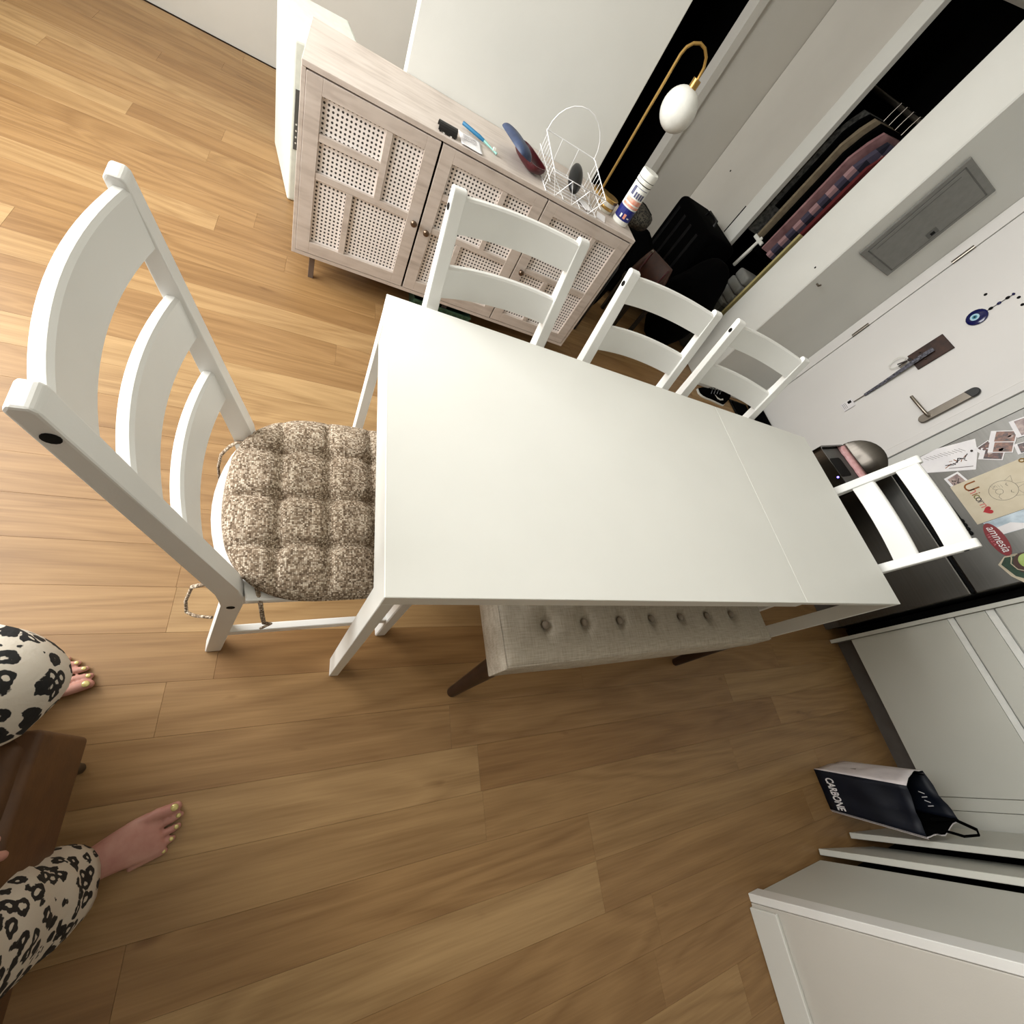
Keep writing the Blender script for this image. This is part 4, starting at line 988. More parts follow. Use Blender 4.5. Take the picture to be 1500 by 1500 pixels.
# ================================================================ HALL FLOOR THINGS
o = thing('doormat', 'black rubber edged doormat before the white entry door', 'mat', (-1.21, 3.08, 0))
box('mat_base', (-0.405, -0.115, 0.0005), (0.405, 0.115, 0.008), 'black', o, 0.003)
box('mat_pile', (-0.38, -0.095, 0.008), (0.38, 0.095, 0.014), 'black_cloth', o, 0.003)
def make_shoe(name, label, loc, rz, group):
    o = thing(name, label, 'shoe', loc, rz, group)
    # length along +y (toe), built from rings
    prof = [(-0.135, 0.024, 0.055, 0.075), (-0.125, 0.034, 0.075, 0.085), (-0.08, 0.037, 0.082, 0.090), (-0.03, 0.036, 0.072, 0.085), (0.02, 0.038, 0.066, 0.07), (0.07, 0.044, 0.05, 0.05), (0.11, 0.042, 0.04, 0.04), (0.138, 0.026, 0.028, 0.028)]
    bm = new_bm(); rs = []
    for y_, w_, h_, t_ in prof:
        rs.append([(w_ * math.cos(a), y_, 0.014 + max(0, math.sin(a)) * t_ * 0.95 * (1 if abs(math.cos(a)) < .8 else 0.9)) for a in (PI * k / 10 for k in range(11))] + [(-w_ * 0.6, y_, 0.012), (w_ * 0.6, y_, 0.012)])
    rings(bm, rs); up = obj('upper', bm, 'black_cloth', o, smooth='auto')
    bm = new_bm(); rs = []
    for y_, w_ in ((-0.142, 0.022), (-0.13, 0.036), (-0.07, 0.041), (0.0, 0.039), (0.07, 0.047), (0.115, 0.044), (0.145, 0.024)):
        rs.append([(-w_, y_, 0), (w_, y_, 0), (w_ + 0.002, y_, 0.006), (w_, y_, 0.014), (-w_, y_, 0.014), (-w_ - 0.002, y_, 0.006)])
    rings(bm, rs); obj('sole', bm, 'white_plastic', o, smooth='auto')
    for k in range(4):
        yy = -0.005 + k * 0.022; zz = 0.098 - k * 0.009
        tube('lace', [(-0.03, yy - 0.004, zz - 0.02), (-0.012, yy, zz + 0.002), (0.012, yy + 0.004, zz + 0.002), (0.03, yy, zz - 0.02)], 0.003, 'black_plastic', o, 6)
    tube('lace', [(0, 0.0, 0.1), (0.03, 0.01, 0.115), (0.045, 0.02, 0.10), (0.02, 0.02, 0.097)], 0.0025, 'black_plastic', o, 6)
    tube('lace', [(0, 0.0, 0.1), (-0.03, 0.0, 0.118), (-0.045, 0.02, 0.10), (-0.02, 0.02, 0.097)], 0.0025, 'black_plastic', o, 6)
    bm = new_bm(); add_ellipsoid(bm, (0, -0.075, 0.104), (0.024, 0.042, 0.006), 16, 6); obj('opening', bm, 'black', o)
    for s in (-1, 1):
        bm = new_bm(); pts = []
        base = [(-0.075, 0.052), (-0.055, 0.040), (-0.02, 0.042), (0.035, 0.064), (-0.015, 0.052), (-0.05, 0.050), (-0.062, 0.062)]
        A = [bm.verts.new((s * 0.0375, y_, z_)) for y_, z_ in base]; B = [bm.verts.new((s * 0.0405, y_, z_)) for y_, z_ in base]
        bm.faces.new(A); bm.faces.new(B[::-1])
        for i in range(len(base)): bm.faces.new((A[i], B[i], B[(i + 1) % len(base)], A[(i + 1) % len(base)]))
        obj('side_logo', bm, 'white_plastic', up)
    return o
make_shoe('sneaker', 'black sneaker with white sole and white side logo by hall wall', (-1.545, 2.70, 0), math.radians(172), None)

# sensor waste bin with lid open
o = thing('waste_bin', 'stainless steel waste bin with raised lid and pink liner by refrigerator', 'waste bin', (-0.385, 2.34, 0), math.radians(14))
bw, bd, bh_ = 0.125, 0.165, 0.62
def rrect(w, d, r, n=5):
    out = []
    for cx, cy, a0 in ((w - r, d - r, 0), (-w + r, d - r, PI / 2), (-w + r, -d + r, PI), (w - r, -d + r, 3 * PI / 2)):
        for k in range(n): a = a0 + PI / 2 * k / (n - 1); out.append((cx + r * math.cos(a), cy + r * math.sin(a)))
    return out
bm = new_bm(); R0 = rrect(bw, bd, 0.03)
rings(bm, [[(x_, y_, z_) for x_, y_ in R0] for z_ in (0.0, bh_)]); 
obj('bin_body', bm, 'can_steel', o, smooth='auto')
bm = new_bm(); Ri = rrect(bw - 0.008, bd - 0.008, 0.025)
rings(bm, [[(x_, y_, bh_) for x_, y_ in R0], [(x_, y_, bh_ + 0.03) for x_, y_ in R0], [(x_, y_, bh_ + 0.03) for x_, y_ in Ri], [(x_, y_, bh_ + 0.005) for x_, y_ in Ri]]); obj('top_rim', bm, 'can_steel', o, smooth='auto')
box('inner_frame', (-bw + 0.012, -bd + 0.03, bh_ + 0.001), (bw - 0.012, bd - 0.012, bh_ + 0.012), 'grey_plastic', o)
bm = new_bm(); add_prism(bm, [(x_, y_ - 0.03) for x_, y_ in rrect(0.055, 0.07, 0.02)], 2, bh_ + 0.010, bh_ + 0.014); obj('opening', bm, 'black', o)
bm = new_bm(); rs = []
for k in range(13):
    x_ = -bw + 0.01 + (2 * bw - 0.02) * k / 12; w_ = 0.02 + 0.012 * mnoise.noise(Vector((k * 0.8, 2, 0)))
    rs.append([(x_, bd - 0.045 - w_, bh_ + 0.016), (x_, bd - 0.035, bh_ + 0.034), (x_, bd - 0.012, bh_ + 0.038), (x_, bd - 0.012, bh_ + 0.012)])
rings(bm, rs); obj('liner_bag', bm, 'pink_bag', o, smooth=True)
bm = new_bm(); lidp = []
for k in range(17):
    a = PI * k / 16; lidp.append((math.cos(a) * (bw + 0.002), math.sin(a) * 0.125))
add_prism(bm, lidp, 1, 0.0, 0.022, 0.004, 2)
ld = obj('lid', bm, 'can_steel', o, smooth='auto'); ld.location = (0, bd - 0.006, bh_ + 0.028); ld.rotation_euler = (math.radians(-14), 0, 0)
bm = new_bm(); add_ellipsoid(bm, (0.055, -bd - 0.001, bh_ + 0.018), (0.005, 0.002, 0.005), 10, 6); obj('indicator_light', bm, 'led', o)

# ================================================================ CLOSET NOOK
o = thing('sliding_door', 'beige sliding closet door with recessed edge pull', 'closet door', (-3.01, 2.64, 0))
box('door_panel', (-0.335, 0, 0.02), (0.335, 0.03, 2.10), 'wall_grey', o, 0.003)
box('edge_frame', (0.337, -0.004, 0.02), (0.47, 0.036, 2.10), 'wall_white', o, 0.003)
box('pull_recess', (0.325, -0.0025, 0.68), (0.342, 0.001, 0.88), 'black', o)
bm = new_bm(); add_ellipsoid(bm, (-0.10, 0, 0.93), (0.007, 0.003, 0.007), 10, 6); obj('screw', bm, 'black', o)
struct(box('wall_closet_rear', (XL, 3.27, 0), (-2.0, 3.315, ZC), 'unlit_black'))  # near-black colour stands in for the closet's shade
struct(box('trim_4', (XL, 2.6, 2.11), (-2.0, 2.68, 2.3), 'wall_white'))
tag(tube('closet_rod', [(-3.2, 2.98, 1.70), (-2.01, 2.98, 1.70)], 0.014, 'brushed_nickel', n=12), 'metal hanging rod inside the open closet', 'closet rod')
def garment(x, w, z0, z1, m_, name, label, ys=(2.70, 3.22)):
    o = thing(name, label, 'clothing', (x, 0, 0), 0, 'clothes hanging in the closet')
    bm = new_bm(); rs = []; ny = 18
    for j in range(9):
        f_ = j / 8; z = z1 + (z0 - z1) * f_
        half = (ys[1] - ys[0]) / 2 * (0.72 + 0.28 * min(1, f_ * 4)) ; cy = (ys[0] + ys[1]) / 2
        ring = []
        for k in range(ny): 
            y_ = cy - half + 2 * half * k / (ny - 1); ring.append((w / 2 * (0.35 + 0.65 * math.sin(PI * k / (ny - 1)) ** 0.5) + 0.010 * mnoise.noise(Vector((y_ * 14, z * 2, x * 9))), y_, z + 0.02 * abs(k - ny / 2) / ny * (-3 if j == 0 else 0)))
        for k in range(ny - 1, -1, -1):
            y_ = cy - half + 2 * half * k / (ny - 1); ring.append((-w / 2 * (0.35 + 0.65 * math.sin(PI * k / (ny - 1)) ** 0.5) + 0.010 * mnoise.noise(Vector((y_ * 14 + 5, z * 2, x * 9))), y_, z + 0.02 * abs(k - ny / 2) / ny * (-3 if j == 0 else 0)))
        rs.append(ring)
    rings(bm, rs); obj('garment_body', bm, m_, o, smooth='auto')
    tube('hanger_hook', [(0, 2.96, z1 - 0.01), (0, 2.96, z1 + 0.04), (0, 2.965, 1.716), (0, 2.985, 1.72)], 0.002, 'brushed_nickel', o, 6)
    return o
garment(-2.565, 0.05, 0.80, 1.62, 'grey_cloth', 'jacket', 'grey mottled jacket beside the sliding closet door')
garment(-2.503, 0.04, 1.0, 1.62, 'black_cloth', 'jacket', 'short black jacket hanging between grey jacket and beige coat')
garment(-2.435, 0.07, 0.82, 1.62, 'beige_coat', 'coat', 'long beige coat hanging in the closet')
garment(-2.365, 0.05, 0.75, 1.62, 'black_cloth', 'dress', 'long black garment between beige coat and pink shirt')
garment(-2.30, 0.05, 0.80, 1.60, 'pink_shirt', 'shirt', 'dusty pink shirt hanging beside the plaid shirt')
garment(-2.215, 0.085, 0.80, 1.58, 'plaid_shirt', 'shirt', 'navy and pink plaid shirt hanging in the closet')
garment(-2.125, 0.05, 0.95, 1.58, 'dark_red_cloth', 'shirt', 'dark red garment next to the white wall end')
tag(box('folded_board', (-2.055, 2.612, 0.0), (-2.036, 2.655, 1.02), 'yellow_board', bev=0.004), 'tall pale yellow board standing upright beside the white wall end', 'board')
tag(box('board_box', (-2.10, 2.67, 0.0), (-2.012, 2.90, 0.42), 'closet_box', bev=0.004), 'narrow grey carton at the closet side wall behind the yellow board', 'carton')
o = thing('storage_box', 'grey storage box with lid on the closet floor', 'box', (-2.26, 2.80, 0))
box('box_body', (-0.14, -0.17, 0), (0.14, 0.17, 0.41), 'closet_box', o, 0.006); box('box_lid', (-0.145, -0.175, 0.41), (0.145, 0.175, 0.44), 'light_grey_cloth', o, 0.005)
o = thing('folded_blanket', 'pale grey folded blanket on top of the storage box', 'blanket', (-2.23, 2.80, 0.441))
for k in range(3):
    bm = new_bm(); add_box(bm, (-0.08 + 0.01 * k, -0.14, k * 0.07), (0.11 - 0.012 * k, 0.14, k * 0.07 + 0.069), 0.02, seg=3); obj('fold', bm, 'light_grey_cloth', o, smooth='auto')
o = thing('clothes_hanger', 'white plastic hanger bar leaning among the clothes', 'hanger', (-2.40, 2.70, 0.60))
bm = new_bm(); add_box(bm, (-0.012, -0.01, 0), (0.012, 0.01, 0.24), 0.003, mtx=Matrix.Rotation(0.12, 4, 'Y')); obj('bar', bm, 'white_plastic', o)
bm = new_bm(); add_box(bm, (-0.05, -0.008, 0.20), (0.07, 0.008, 0.225), 0.003); obj('arm', bm, 'white_plastic', o)

# dark luggage in the nook
o = thing('suitcase', 'large black suitcase standing against the sliding closet door', 'suitcase', (-2.63, 2.42, 0))
bm = new_bm(); add_box(bm, (-0.30, -0.16, 0.03), (0.30, 0.16, 0.70), 0.05, seg=4); obj('shell', bm, 'black_cloth', o, smooth='auto')
for k in range(4): box('front_rib', (-0.22 + k * 0.13, -0.166, 0.10), (-0.19 + k * 0.13, -0.158, 0.63), 'black_plastic', o, 0.002)
tube('handle', [(-0.08, 0, 0.695), (-0.07, 0, 0.73), (0.07, 0, 0.73), (0.08, 0, 0.695)], 0.01, 'black_plastic', o)
for sx in (-1, 1):
    for sy in (-1, 1):
        bm = new_bm(); add_tube(bm, [(sx * 0.25 - 0.01, sy * 0.12, 0.025), (sx * 0.25 + 0.01, sy * 0.12, 0.025)], 0.025, 14); obj('wheel', bm, 'black_plastic', o)
def lumpy(name, label, cat, c, r, m_, amp=0.18, fr=4, seed=0):
    bm = new_bm()
    def fn(p):
        q = p.copy(); k = 1 + amp * mnoise.noise(Vector((p.x * fr + seed, p.y * fr, p.z * fr)))
        q *= k; q.z = max(q.z, -r[2] * 0.93); return q
    add_ellipsoid(bm, (0, 0, r[2] * 0.93), r, 40, 24, fn=fn)
    o = obj(name, bm, m_, smooth=True, loc=c); return tag(o, label, cat)
lumpy('duffel_bag', 'slumped black duffel bag on the nook floor', 'bag', (-2.52, 1.93, 0.0), (0.26, 0.24, 0.24), 'black_cloth', 0.22, 5, 1)
lumpy('coat_pile', 'pile of black coats heaped beside the closet opening', 'clothing', (-2.09, 2.30, 0.0), (0.19, 0.21, 0.33), 'black_cloth', 0.22, 5, 4)
lumpy('backpack', 'black backpack standing at the sideboard end', 'bag', (-2.05, 1.44, 0.0), (0.17, 0.18, 0.31), 'black_cloth', 0.15, 5, 8)
o = thing('leopard_pouch', 'leopard print fabric pouch lying on the black backpack', 'pouch', (-2.0, 1.47, 0.618))
bm = new_bm(); add_ellipsoid(bm, (0, 0, 0.05), (0.10, 0.09, 0.06), 24, 12, fn=lambda p: p * (1 + 0.15 * mnoise.noise(p * 20))); obj('pouch_body', bm, 'leopard_bag', o, smooth=True)
tube('zipper', [(-0.07, -0.03, 0.105), (0, 0.0, 0.115), (0.07, 0.03, 0.105)], 0.003, 'black', o)
o = thing('water_bottle', 'white capped black bottle poking out beside the sideboard', 'bottle', (-1.80, 1.40, 0.0))
bm = new_bm(); add_lathe(bm, [(0, 0), (0.035, 0), (0.036, 0.45), (0.02, 0.49), (0, 0.49)], n=20); obj('bottle_body', bm, 'black_plastic', o, smooth='auto')
bm = new_bm(); add_lathe(bm, [(0.02, 0.49), (0.022, 0.49), (0.022, 0.535), (0, 0.54)], n=20); obj('cap', bm, 'light_grey_cloth', o, smooth='auto')
o = thing('handbag', 'brown leather handbag with looped strap among black bags', 'handbag', (-2.06, 1.86, 0.30), math.radians(35))
bm = new_bm(); rs = []
for z, w_, d_ in ((0, 0.13, 0.055), (0.03, 0.14, 0.06), (0.12, 0.125, 0.045), (0.20, 0.105, 0.02), (0.215, 0.10, 0.008)):
    rs.append([(math.copysign(abs(math.cos(a)) ** 0.5, math.cos(a)) * w_, math.copysign(abs(math.sin(a)) ** 0.5, math.sin(a)) * d_, z) for a in (2 * PI * k / 24 for k in range(24))])
rings(bm, rs); obj('bag_body', bm, 'brown_leather', o, smooth='auto')
tube('strap', [(-0.08, -0.02, 0.20), (-0.07, -0.06, 0.10), (-0.02, -0.072, 0.03), (0.05, -0.07, 0.05), (0.09, -0.05, 0.12), (0.09, -0.02, 0.20)], 0.006, 'maroon', o)
bm = new_bm(); add_ellipsoid(bm, (-0.085, -0.02, 0.205), (0.01, 0.006, 0.012), 10, 6); obj('buckle', bm, 'brushed_nickel', o)
o = thing('shoe_stool', 'low black stool carrying the brown handbag', 'stool', (-2.06, 1.86, 0))
box('stool_top', (-0.14, -0.10, 0.26), (0.14, 0.10, 0.299), 'black_plastic', o, 0.006)
for sx in (-1, 1):
    for sy in (-1, 1): box('leg', (sx * 0.12 - 0.012, sy * 0.08 - 0.012, 0), (sx * 0.12 + 0.012, sy * 0.08 + 0.012, 0.261), 'black_plastic', o)

# ================================================================ PAPER BAG
o = thing('paper_bag', 'navy paper shopping bag with white sides and white lettering on floor', 'bag', (1.0, 2.10, 0))
A0, A1 = Vector((-0.073, 0.0, 0)), Vector((0.086, 0.004, 0))        # front bottom
A2, A3 = Vector((0.150, -0.006, 0.325)), Vector((-0.016, 0.004, 0.335))   # front top
B0, B1 = Vector((-0.070, 0.245, 0)), Vector((0.090, 0.25, 0))
B2, B3 = Vector((0.145, 0.25, 0.345)), Vector((-0.030, 0.245, 0.31))
def panel(name, p, m_, n=10, bow=None, amp=0.006, seed=0):
    bm = new_bm(); g = []
    nrm = (p[1] - p[0]).cross(p[3] - p[0]).normalized()
    for i in range(n + 1):
        row = []
        for j in range(n + 1):
            u, v = i / n, j / n
            q = p[0] * (1 - u) * (1 - v) + p[1] * u * (1 - v) + p[2] * u * v + p[3] * (1 - u) * v
            e = math.sin(PI * u) * (0.35 + v) 
            q = q + nrm * (amp * mnoise.noise(Vector((u * 3 + seed, v * 3, seed))) * e + (bow or 0) * math.sin(PI * u) * v)
            row.append(bm.verts.new(q))
        g.append(row)
    for i in range(n):
        for j in range(n): bm.faces.new((g[i][j], g[i + 1][j], g[i + 1][j + 1], g[i][j + 1]))
    ob = obj(name, bm, m_, o, smooth='auto'); s = ob.modifiers.new('thick', 'SOLIDIFY'); s.thickness = 0.0012; s.offset = 0; return ob
fp = panel('front_panel', (A0, A1, A2, A3), 'navy', seed=1, amp=0.02)
panel('back_panel', (B0, B1, B2 , B3), 'navy', seed=2, amp=0.02)
mA, mB = (A3 + B3) / 2, (A2 + B2) / 2
panel('side_panel', (A0, B0, B3, A3), 'bag_white', seed=3, amp=0.015, bow=-0.02)
panel('side_panel', (A1, B1, B2, A2), 'bag_white', seed=4, amp=0.015, bow=0.01)
for q_, b_ in (((A0, B0, B3, A3), 0.0), ((A1, B1, B2, A2), 0.0)):
    sg = 0.004 if q_[0] is A0 else -0.004
    panel('lining', tuple(v + Vector((sg, 0.002, 0)) for v in q_), 'black_cloth', seed=3 if q_[0] is A0 else 4, amp=0.015, bow=-0.02 if q_[0] is A0 else 0.01)
bm = new_bm(); bm.faces.new([bm.verts.new(v + Vector((0, 0, 0.0015))) for v in (A0, A1, B1, B0)]); ob = obj('base_panel', bm, 'navy', o); ob.modifiers.new('thick', 'SOLIDIFY').thickness = 0.001
ux = (A1 - A0).normalized(); uz = ((A3 + A2) / 2 - (A0 + A1) / 2).normalized(); un = ux.cross(uz).normalized(); uz = un.cross(ux)
def on_front(u, v, lift=0.004):
    q = A0 * (1 - u) * (1 - v) + A1 * u * (1 - v) + A2 * u * v + A3 * (1 - u) * v
    if un.y > 0: nn = -un
    else: nn = un
    q = q + nn * lift
    return Matrix(((ux.x, uz.x, nn.x, q.x), (ux.y, uz.y, nn.y, q.y), (ux.z, uz.z, nn.z, q.z), (0, 0, 0, 1)))
text('lettering', 'CARBONE', 0.044, 'paper', fp, on_front(0.53, 0.150), 0.0004, shear=0.2, xs=0.60, off=0.0011)
for k in range(7):
    bm = new_bm(); add_box(bm, (-0.004, -0.0012, 0), (0.002, 0.0012, 0.0004), mtx=on_front(0.28 + 0.075 * k, 0.165)); obj('small_print', bm, 'ink_grey', fp)
bm = new_bm(); add_prism(bm, [(0, 0), (0.010, 0), (0.010, 1), (0, 1)], 1, 0, 0.001)
for v in bm.verts:
    f_ = v.co.z; q = A1.lerp(A2, f_); v.co = Vector((q.x - 0.004 + v.co.x, q.y - 0.003 + v.co.y + 0.01 * (v.co.x > 0.005), q.z))
obj('white_edge', bm, 'bag_white', o)
for k in range(4):
    bm = new_bm(); add_box(bm, (-0.0015, -0.010, 0), (0.0015, 0.010, 0.0004), mtx=T(B3.lerp(B2, 0.45 + 0.09 * k) + Vector((0, -0.012, -0.055))) @ Matrix.Rotation(math.radians(90), 4, 'X') @ Matrix.Rotation(-0.4 + 0.5 * (k % 2), 4, 'Z')); obj('inner_print', bm, 'paper', fp)
for k in range(5):
    bm = new_bm(); add_box(bm, (-0.001, -0.006, -0.012), (0.001, 0.006, 0.012), mtx=T(A0.lerp(A3, 0.35 + 0.1 * k) + Vector((-0.006, 0.09 + 0.012 * (k % 2), 0)))); obj('side_print', bm, 'ink_grey', fp)
tube('handle', [A2 + Vector((-0.03, 0.13, -0.02)), B2 + Vector((-0.01, -0.03, 0.0)), B2 + Vector((0.02, -0.02, 0.05)), B2 + Vector((0.03, -0.05, 0.06)), A2 + Vector((0.02, 0.15, 0.055)), A2 + Vector((0.0, 0.13, 0.0))], 0.006, 'black_cloth', o, 8, flat=0.5)
tube('handle', [A3 + Vector((-0.005, 0.20, -0.01)), A3 + Vector((-0.02, 0.19, -0.08)), A3 + Vector((-0.028, 0.14, -0.14)), A3 + Vector((-0.026, 0.10, -0.08)), A3 + Vector((-0.014, 0.06, -0.03))], 0.005, 'black_cloth', o, 8, flat=0.5)

# ================================================================ OTTOMAN
o = thing('ottoman', 'brown leather ottoman the barefoot person sits on', 'ottoman', (0.481, -0.451, 0))
OW, OD = 0.42, 0.50
bm = new_bm(); add_box(bm, (0, -OD, 0.15), (OW, 0, 0.375), 0.010, seg=3); obj('base_frame', bm, 'ottoman_leather', o, smooth='auto')
bm = new_bm(); N = 24; top = []
for j in range(N + 1):
    row = []
    for i in range(N + 1):
        u, v = i / N, j / N; de = min(u, 1 - u, v, 1 - v)
        row.append(bm.verts.new((0.012 + u * (OW - 0.024), -OD + 0.012 + v * (OD - 0.024), 0.374 + 0.03 * (1 - math.exp(-de / 0.09)) + 0.003 * mnoise.noise(Vector((u * 6, v * 6, 0))))))
    top.append(row)
for j in range(N):
    for i in range(N): bm.faces.new((top[j][i], top[j][i + 1], top[j + 1][i + 1], top[j + 1][i]))
ob = obj('seat_cushion', bm, 'ottoman_leather', o, smooth=True); s = ob.modifiers.new('thick', 'SOLIDIFY'); s.thickness = 0.02; s.offset = -1
for lx in (0.05, OW - 0.05):
    for ly in (-0.04, -OD + 0.04):
        bm = new_bm(); add_tube(bm, [(lx, ly, 0), (lx, ly, 0.151)], [0.011, 0.016], 14); obj('leg', bm, 'black_plastic', o, smooth='auto')

# ================================================================ PERSON (seated behind the camera; feet, cuffs and a fingertip in view)
pe = thing('person', 'seated barefoot person in leopard print trousers with gold painted toenails', 'person', (0, 0, 0))
body = new_bm()
def cap(bm, pts, rad, n=14, flat=1.0):
    """rounded limb: tube with end spheres"""
    add_tube(bm, pts, rad, n, False, flat)
    add_ellipsoid(bm, pts[0], (rad[0],) * 3, 12, 8); add_ellipsoid(bm, pts[-1], (rad[-1],) * 3, 12, 8)
def foot(bm, heel, toe_dir, side, z0=0.0):
    """side=+1: big toe on the -x (inner) side for a right foot; local y forward"""
    d = Vector((toe_dir[0], toe_dir[1], 0)).normalized(); a = math.atan2(d.y, d.x) - PI / 2
    Mx = T((heel[0], heel[1], z0)) @ rotz(a)
    def P(x_, y_, z_): return Mx @ Vector((x_ * side, y_, z_))
    # sole-to-instep rings from heel (y=0) to ball (y=.175)
    prof = [(-0.018, 0.012, 0.020, 0.03, 0), (-0.005, 0.024, 0.033, 0.05, 0), (0.02, 0.030, 0.042, 0.075, 0), (0.05, 0.030, 0.045, 0.086, 0), (0.085, 0.031, 0.036, 0.070, -0.002), (0.12, 0.037, 0.027, 0.052, -0.003), (0.155, 0.043, 0.018, 0.037, -0.002), (0.178, 0.045, 0.013, 0.028, 0.0), (0.192, 0.041, 0.010, 0.021, 0.002)]
    rs = []
    for y_, w_, _h, h_, ox in prof:
        ring = []
        for k in range(18):
            t_ = 2 * PI * k / 18; c_, s_ = math.cos(t_), math.sin(t_)
            zz = h_ * (0.5 + 0.5 * s_) if s_ > 0 else h_ * 0.5 * (1 + s_)
            wz = w_ * (1 - 0.35 * max(0, s_) ** 2)
            ring.append(P(ox + wz * math.copysign(abs(c_) ** 0.85, c_), y_, max(zz, 0.001)))
        rs.append(ring)
    rings(bm, rs)
    toes = [(-0.032, 0.180, 0.0120, 0.056), (-0.0085, 0.186, 0.0076, 0.052), (0.0105, 0.183, 0.0072, 0.046), (0.0275, 0.175, 0.0068, 0.040), (0.042, 0.163, 0.0064, 0.034)]
    tips = []
    for x_, y_, r_, L_ in toes:
        x2 = x_ + (0.004 if x_ < -0.02 else x_ * 0.02)
        pts = [P(x_ * 0.95, y_ - 0.03, r_ * 1.25), P(x_, y_ + L_ * 0.25, r_ * 1.5), P(x2, y_ + L_ * 0.62, r_ * 1.05), P(x2, y_ + L_ * 0.82, r_ * 0.95)]
        cap(bm, pts, [r_ * 0.95, r_ * 0.98, r_ * 1.0, r_ * 0.86], 12)
        tips.append((pts[2], pts[3], r_))
    return tips, Mx
rt, RM = foot(body, (0.742, -0.500), (-0.37, 0.93), 1)
lt_, LM = foot(body, (0.385, -0.742), (-0.24, 0.97), -1)
# legs: ankle - knee - hip
RA, RK = Vector((0.733, -0.468, 0.075)), Vector((0.775, -0.50, 0.475))
LA, LK = Vector((0.377, -0.706, 0.075)), Vector((0.434, -0.482, 0.475))
RH, LH = Vector((0.75, -0.93, 0.50)), Vector((0.60, -0.95, 0.50))
cap(body, [RA - Vector((0, 0.0, 0.02)), RA + Vector((0.003, -0.002, 0.05)), RA.lerp(RK, 0.55), RK], [0.034, 0.031, 0.050, 0.052])
cap(body, [LA - Vector((0, 0.0, 0.02)), LA + Vector((-0.003, 0.002, 0.05)), LA.lerp(LK, 0.55), LK], [0.034, 0.031, 0.050, 0.052])
cap(body, [RK, RK.lerp(RH, 0.5), RH], [0.055, 0.070, 0.085]); cap(body, [LK, LK.lerp(LH, 0.5), LH], [0.055, 0.070, 0.085])
HP = (RH + LH) / 2
add_ellipsoid(body, HP + Vector((0, -0.02, 0.03)), (0.17, 0.13, 0.12), 20, 12)
cap(body, [HP + Vector((0, -0.03, 0.08)), HP + Vector((0, -0.05, 0.25)), HP + Vector((0, -0.03, 0.42))], [0.135, 0.125, 0.145], 18, 0.72)
cap(body, [HP + Vector((0, -0.03, 0.44)), HP + Vector((0, -0.01, 0.60))], [0.06, 0.052])
SR, SL = HP + Vector((0.17, -0.03, 0.44)), HP + Vector((-0.17, -0.03, 0.44))
cap(body, [SR, HP + Vector((0, -0.03, 0.47)), SL], [0.055, 0.08, 0.055])
# head with nose, ears, chin
HC = HP + Vector((0, 0.03, 0.70))
add_ellipsoid(body, HC, (0.074, 0.092, 0.112), 24, 16)
add_ellipsoid(body, HC + Vector((0, 0.035, -0.06)), (0.052, 0.055, 0.055), 16, 10)
cap(body, [HC + Vector((0, 0.088, 0.0)), HC + Vector((0, 0.108, -0.03))], [0.009, 0.014], 8)
for s in (-1, 1): add_ellipsoid(body, HC + Vector((s * 0.076, -0.005, -0.01)), (0.010, 0.020, 0.03), 10, 8)
# arms: left hand rests between the knees on the ottoman edge, right arm raised holding the phone behind the lens
def hand(bm, wrist, d, up, spread=1.0, curl=0.25, hs=1):
    d = d.normalized(); n_ = (up - d * up.dot(d)).normalized(); s_ = d.cross(n_) * hs
    cap(bm, [wrist, wrist + d * 0.045], [0.024, 0.026], 12, 0.75); 
    for k in (-1, 0, 1): cap(bm, [wrist + d * 0.02 + s_ * 0.012 * k, wrist + d * 0.082 + s_ * 0.022 * k], [0.016, 0.013], 10)
    ends = []
    for k, (o_, L_) in enumerate(((-0.030, 0.062), (-0.010, 0.074), (0.010, 0.070), (0.029, 0.054))):
        p0 = wrist + d * 0.080 + s_ * o_; p1 = p0 + d * L_ * 0.45 - n_ * L_ * curl * 0.25; p2 = p1 + d * L_ * 0.32 - n_ * L_ * curl * 0.7; p3 = p2 + d * L_ * 0.18 - n_ * L_ * curl * 0.7
        cap(bm, [p0, p1, p2, p3], [0.0092, 0.0086, 0.0078, 0.0068], 10); ends.append(p3)
    t0 = wrist + d * 0.022 - s_ * 0.024; cap(bm, [t0, t0 + d * 0.03 - s_ * 0.022, t0 + d * 0.058 - s_ * 0.028 - n_ * 0.006], [0.0115, 0.0098, 0.0078], 10)
    return ends
LW = Vector((0.655, -0.585, 0.455)); EL = SL + Vector((-0.03, 0.10, -0.26))
cap(body, [SL, EL], [0.046, 0.038]); cap(body, [EL, EL.lerp(LW, 0.5), LW], [0.038, 0.034, 0.024])
hand(body, LW, Vector((-0.02, 1.0, -0.22)), Vector((0, 0.2, 1)), curl=0.3, hs=1)
ER = SR + Vector((0.08, 0.13, -0.18)); RW = Vector((0.80, -0.52, 1.22))
cap(body, [SR, ER], [0.046, 0.038]); cap(body, [ER, ER.lerp(RW, 0.5), RW], [0.038, 0.034, 0.024])
hand(body, RW, Vector((-0.45, 0.75, 0.35)), Vector((0.3, -0.3, 0.9)), curl=0.45, hs=-1)
bo = obj('body', body, 'skin', pe, smooth=True)
md = bo.modifiers.new('remesh', 'REMESH'); md.mode = 'VOXEL'; md.voxel_size = 0.003; md.use_smooth_shade = True
md = bo.modifiers.new('smooth', 'SMOOTH'); md.factor = 0.5; md.iterations = 3
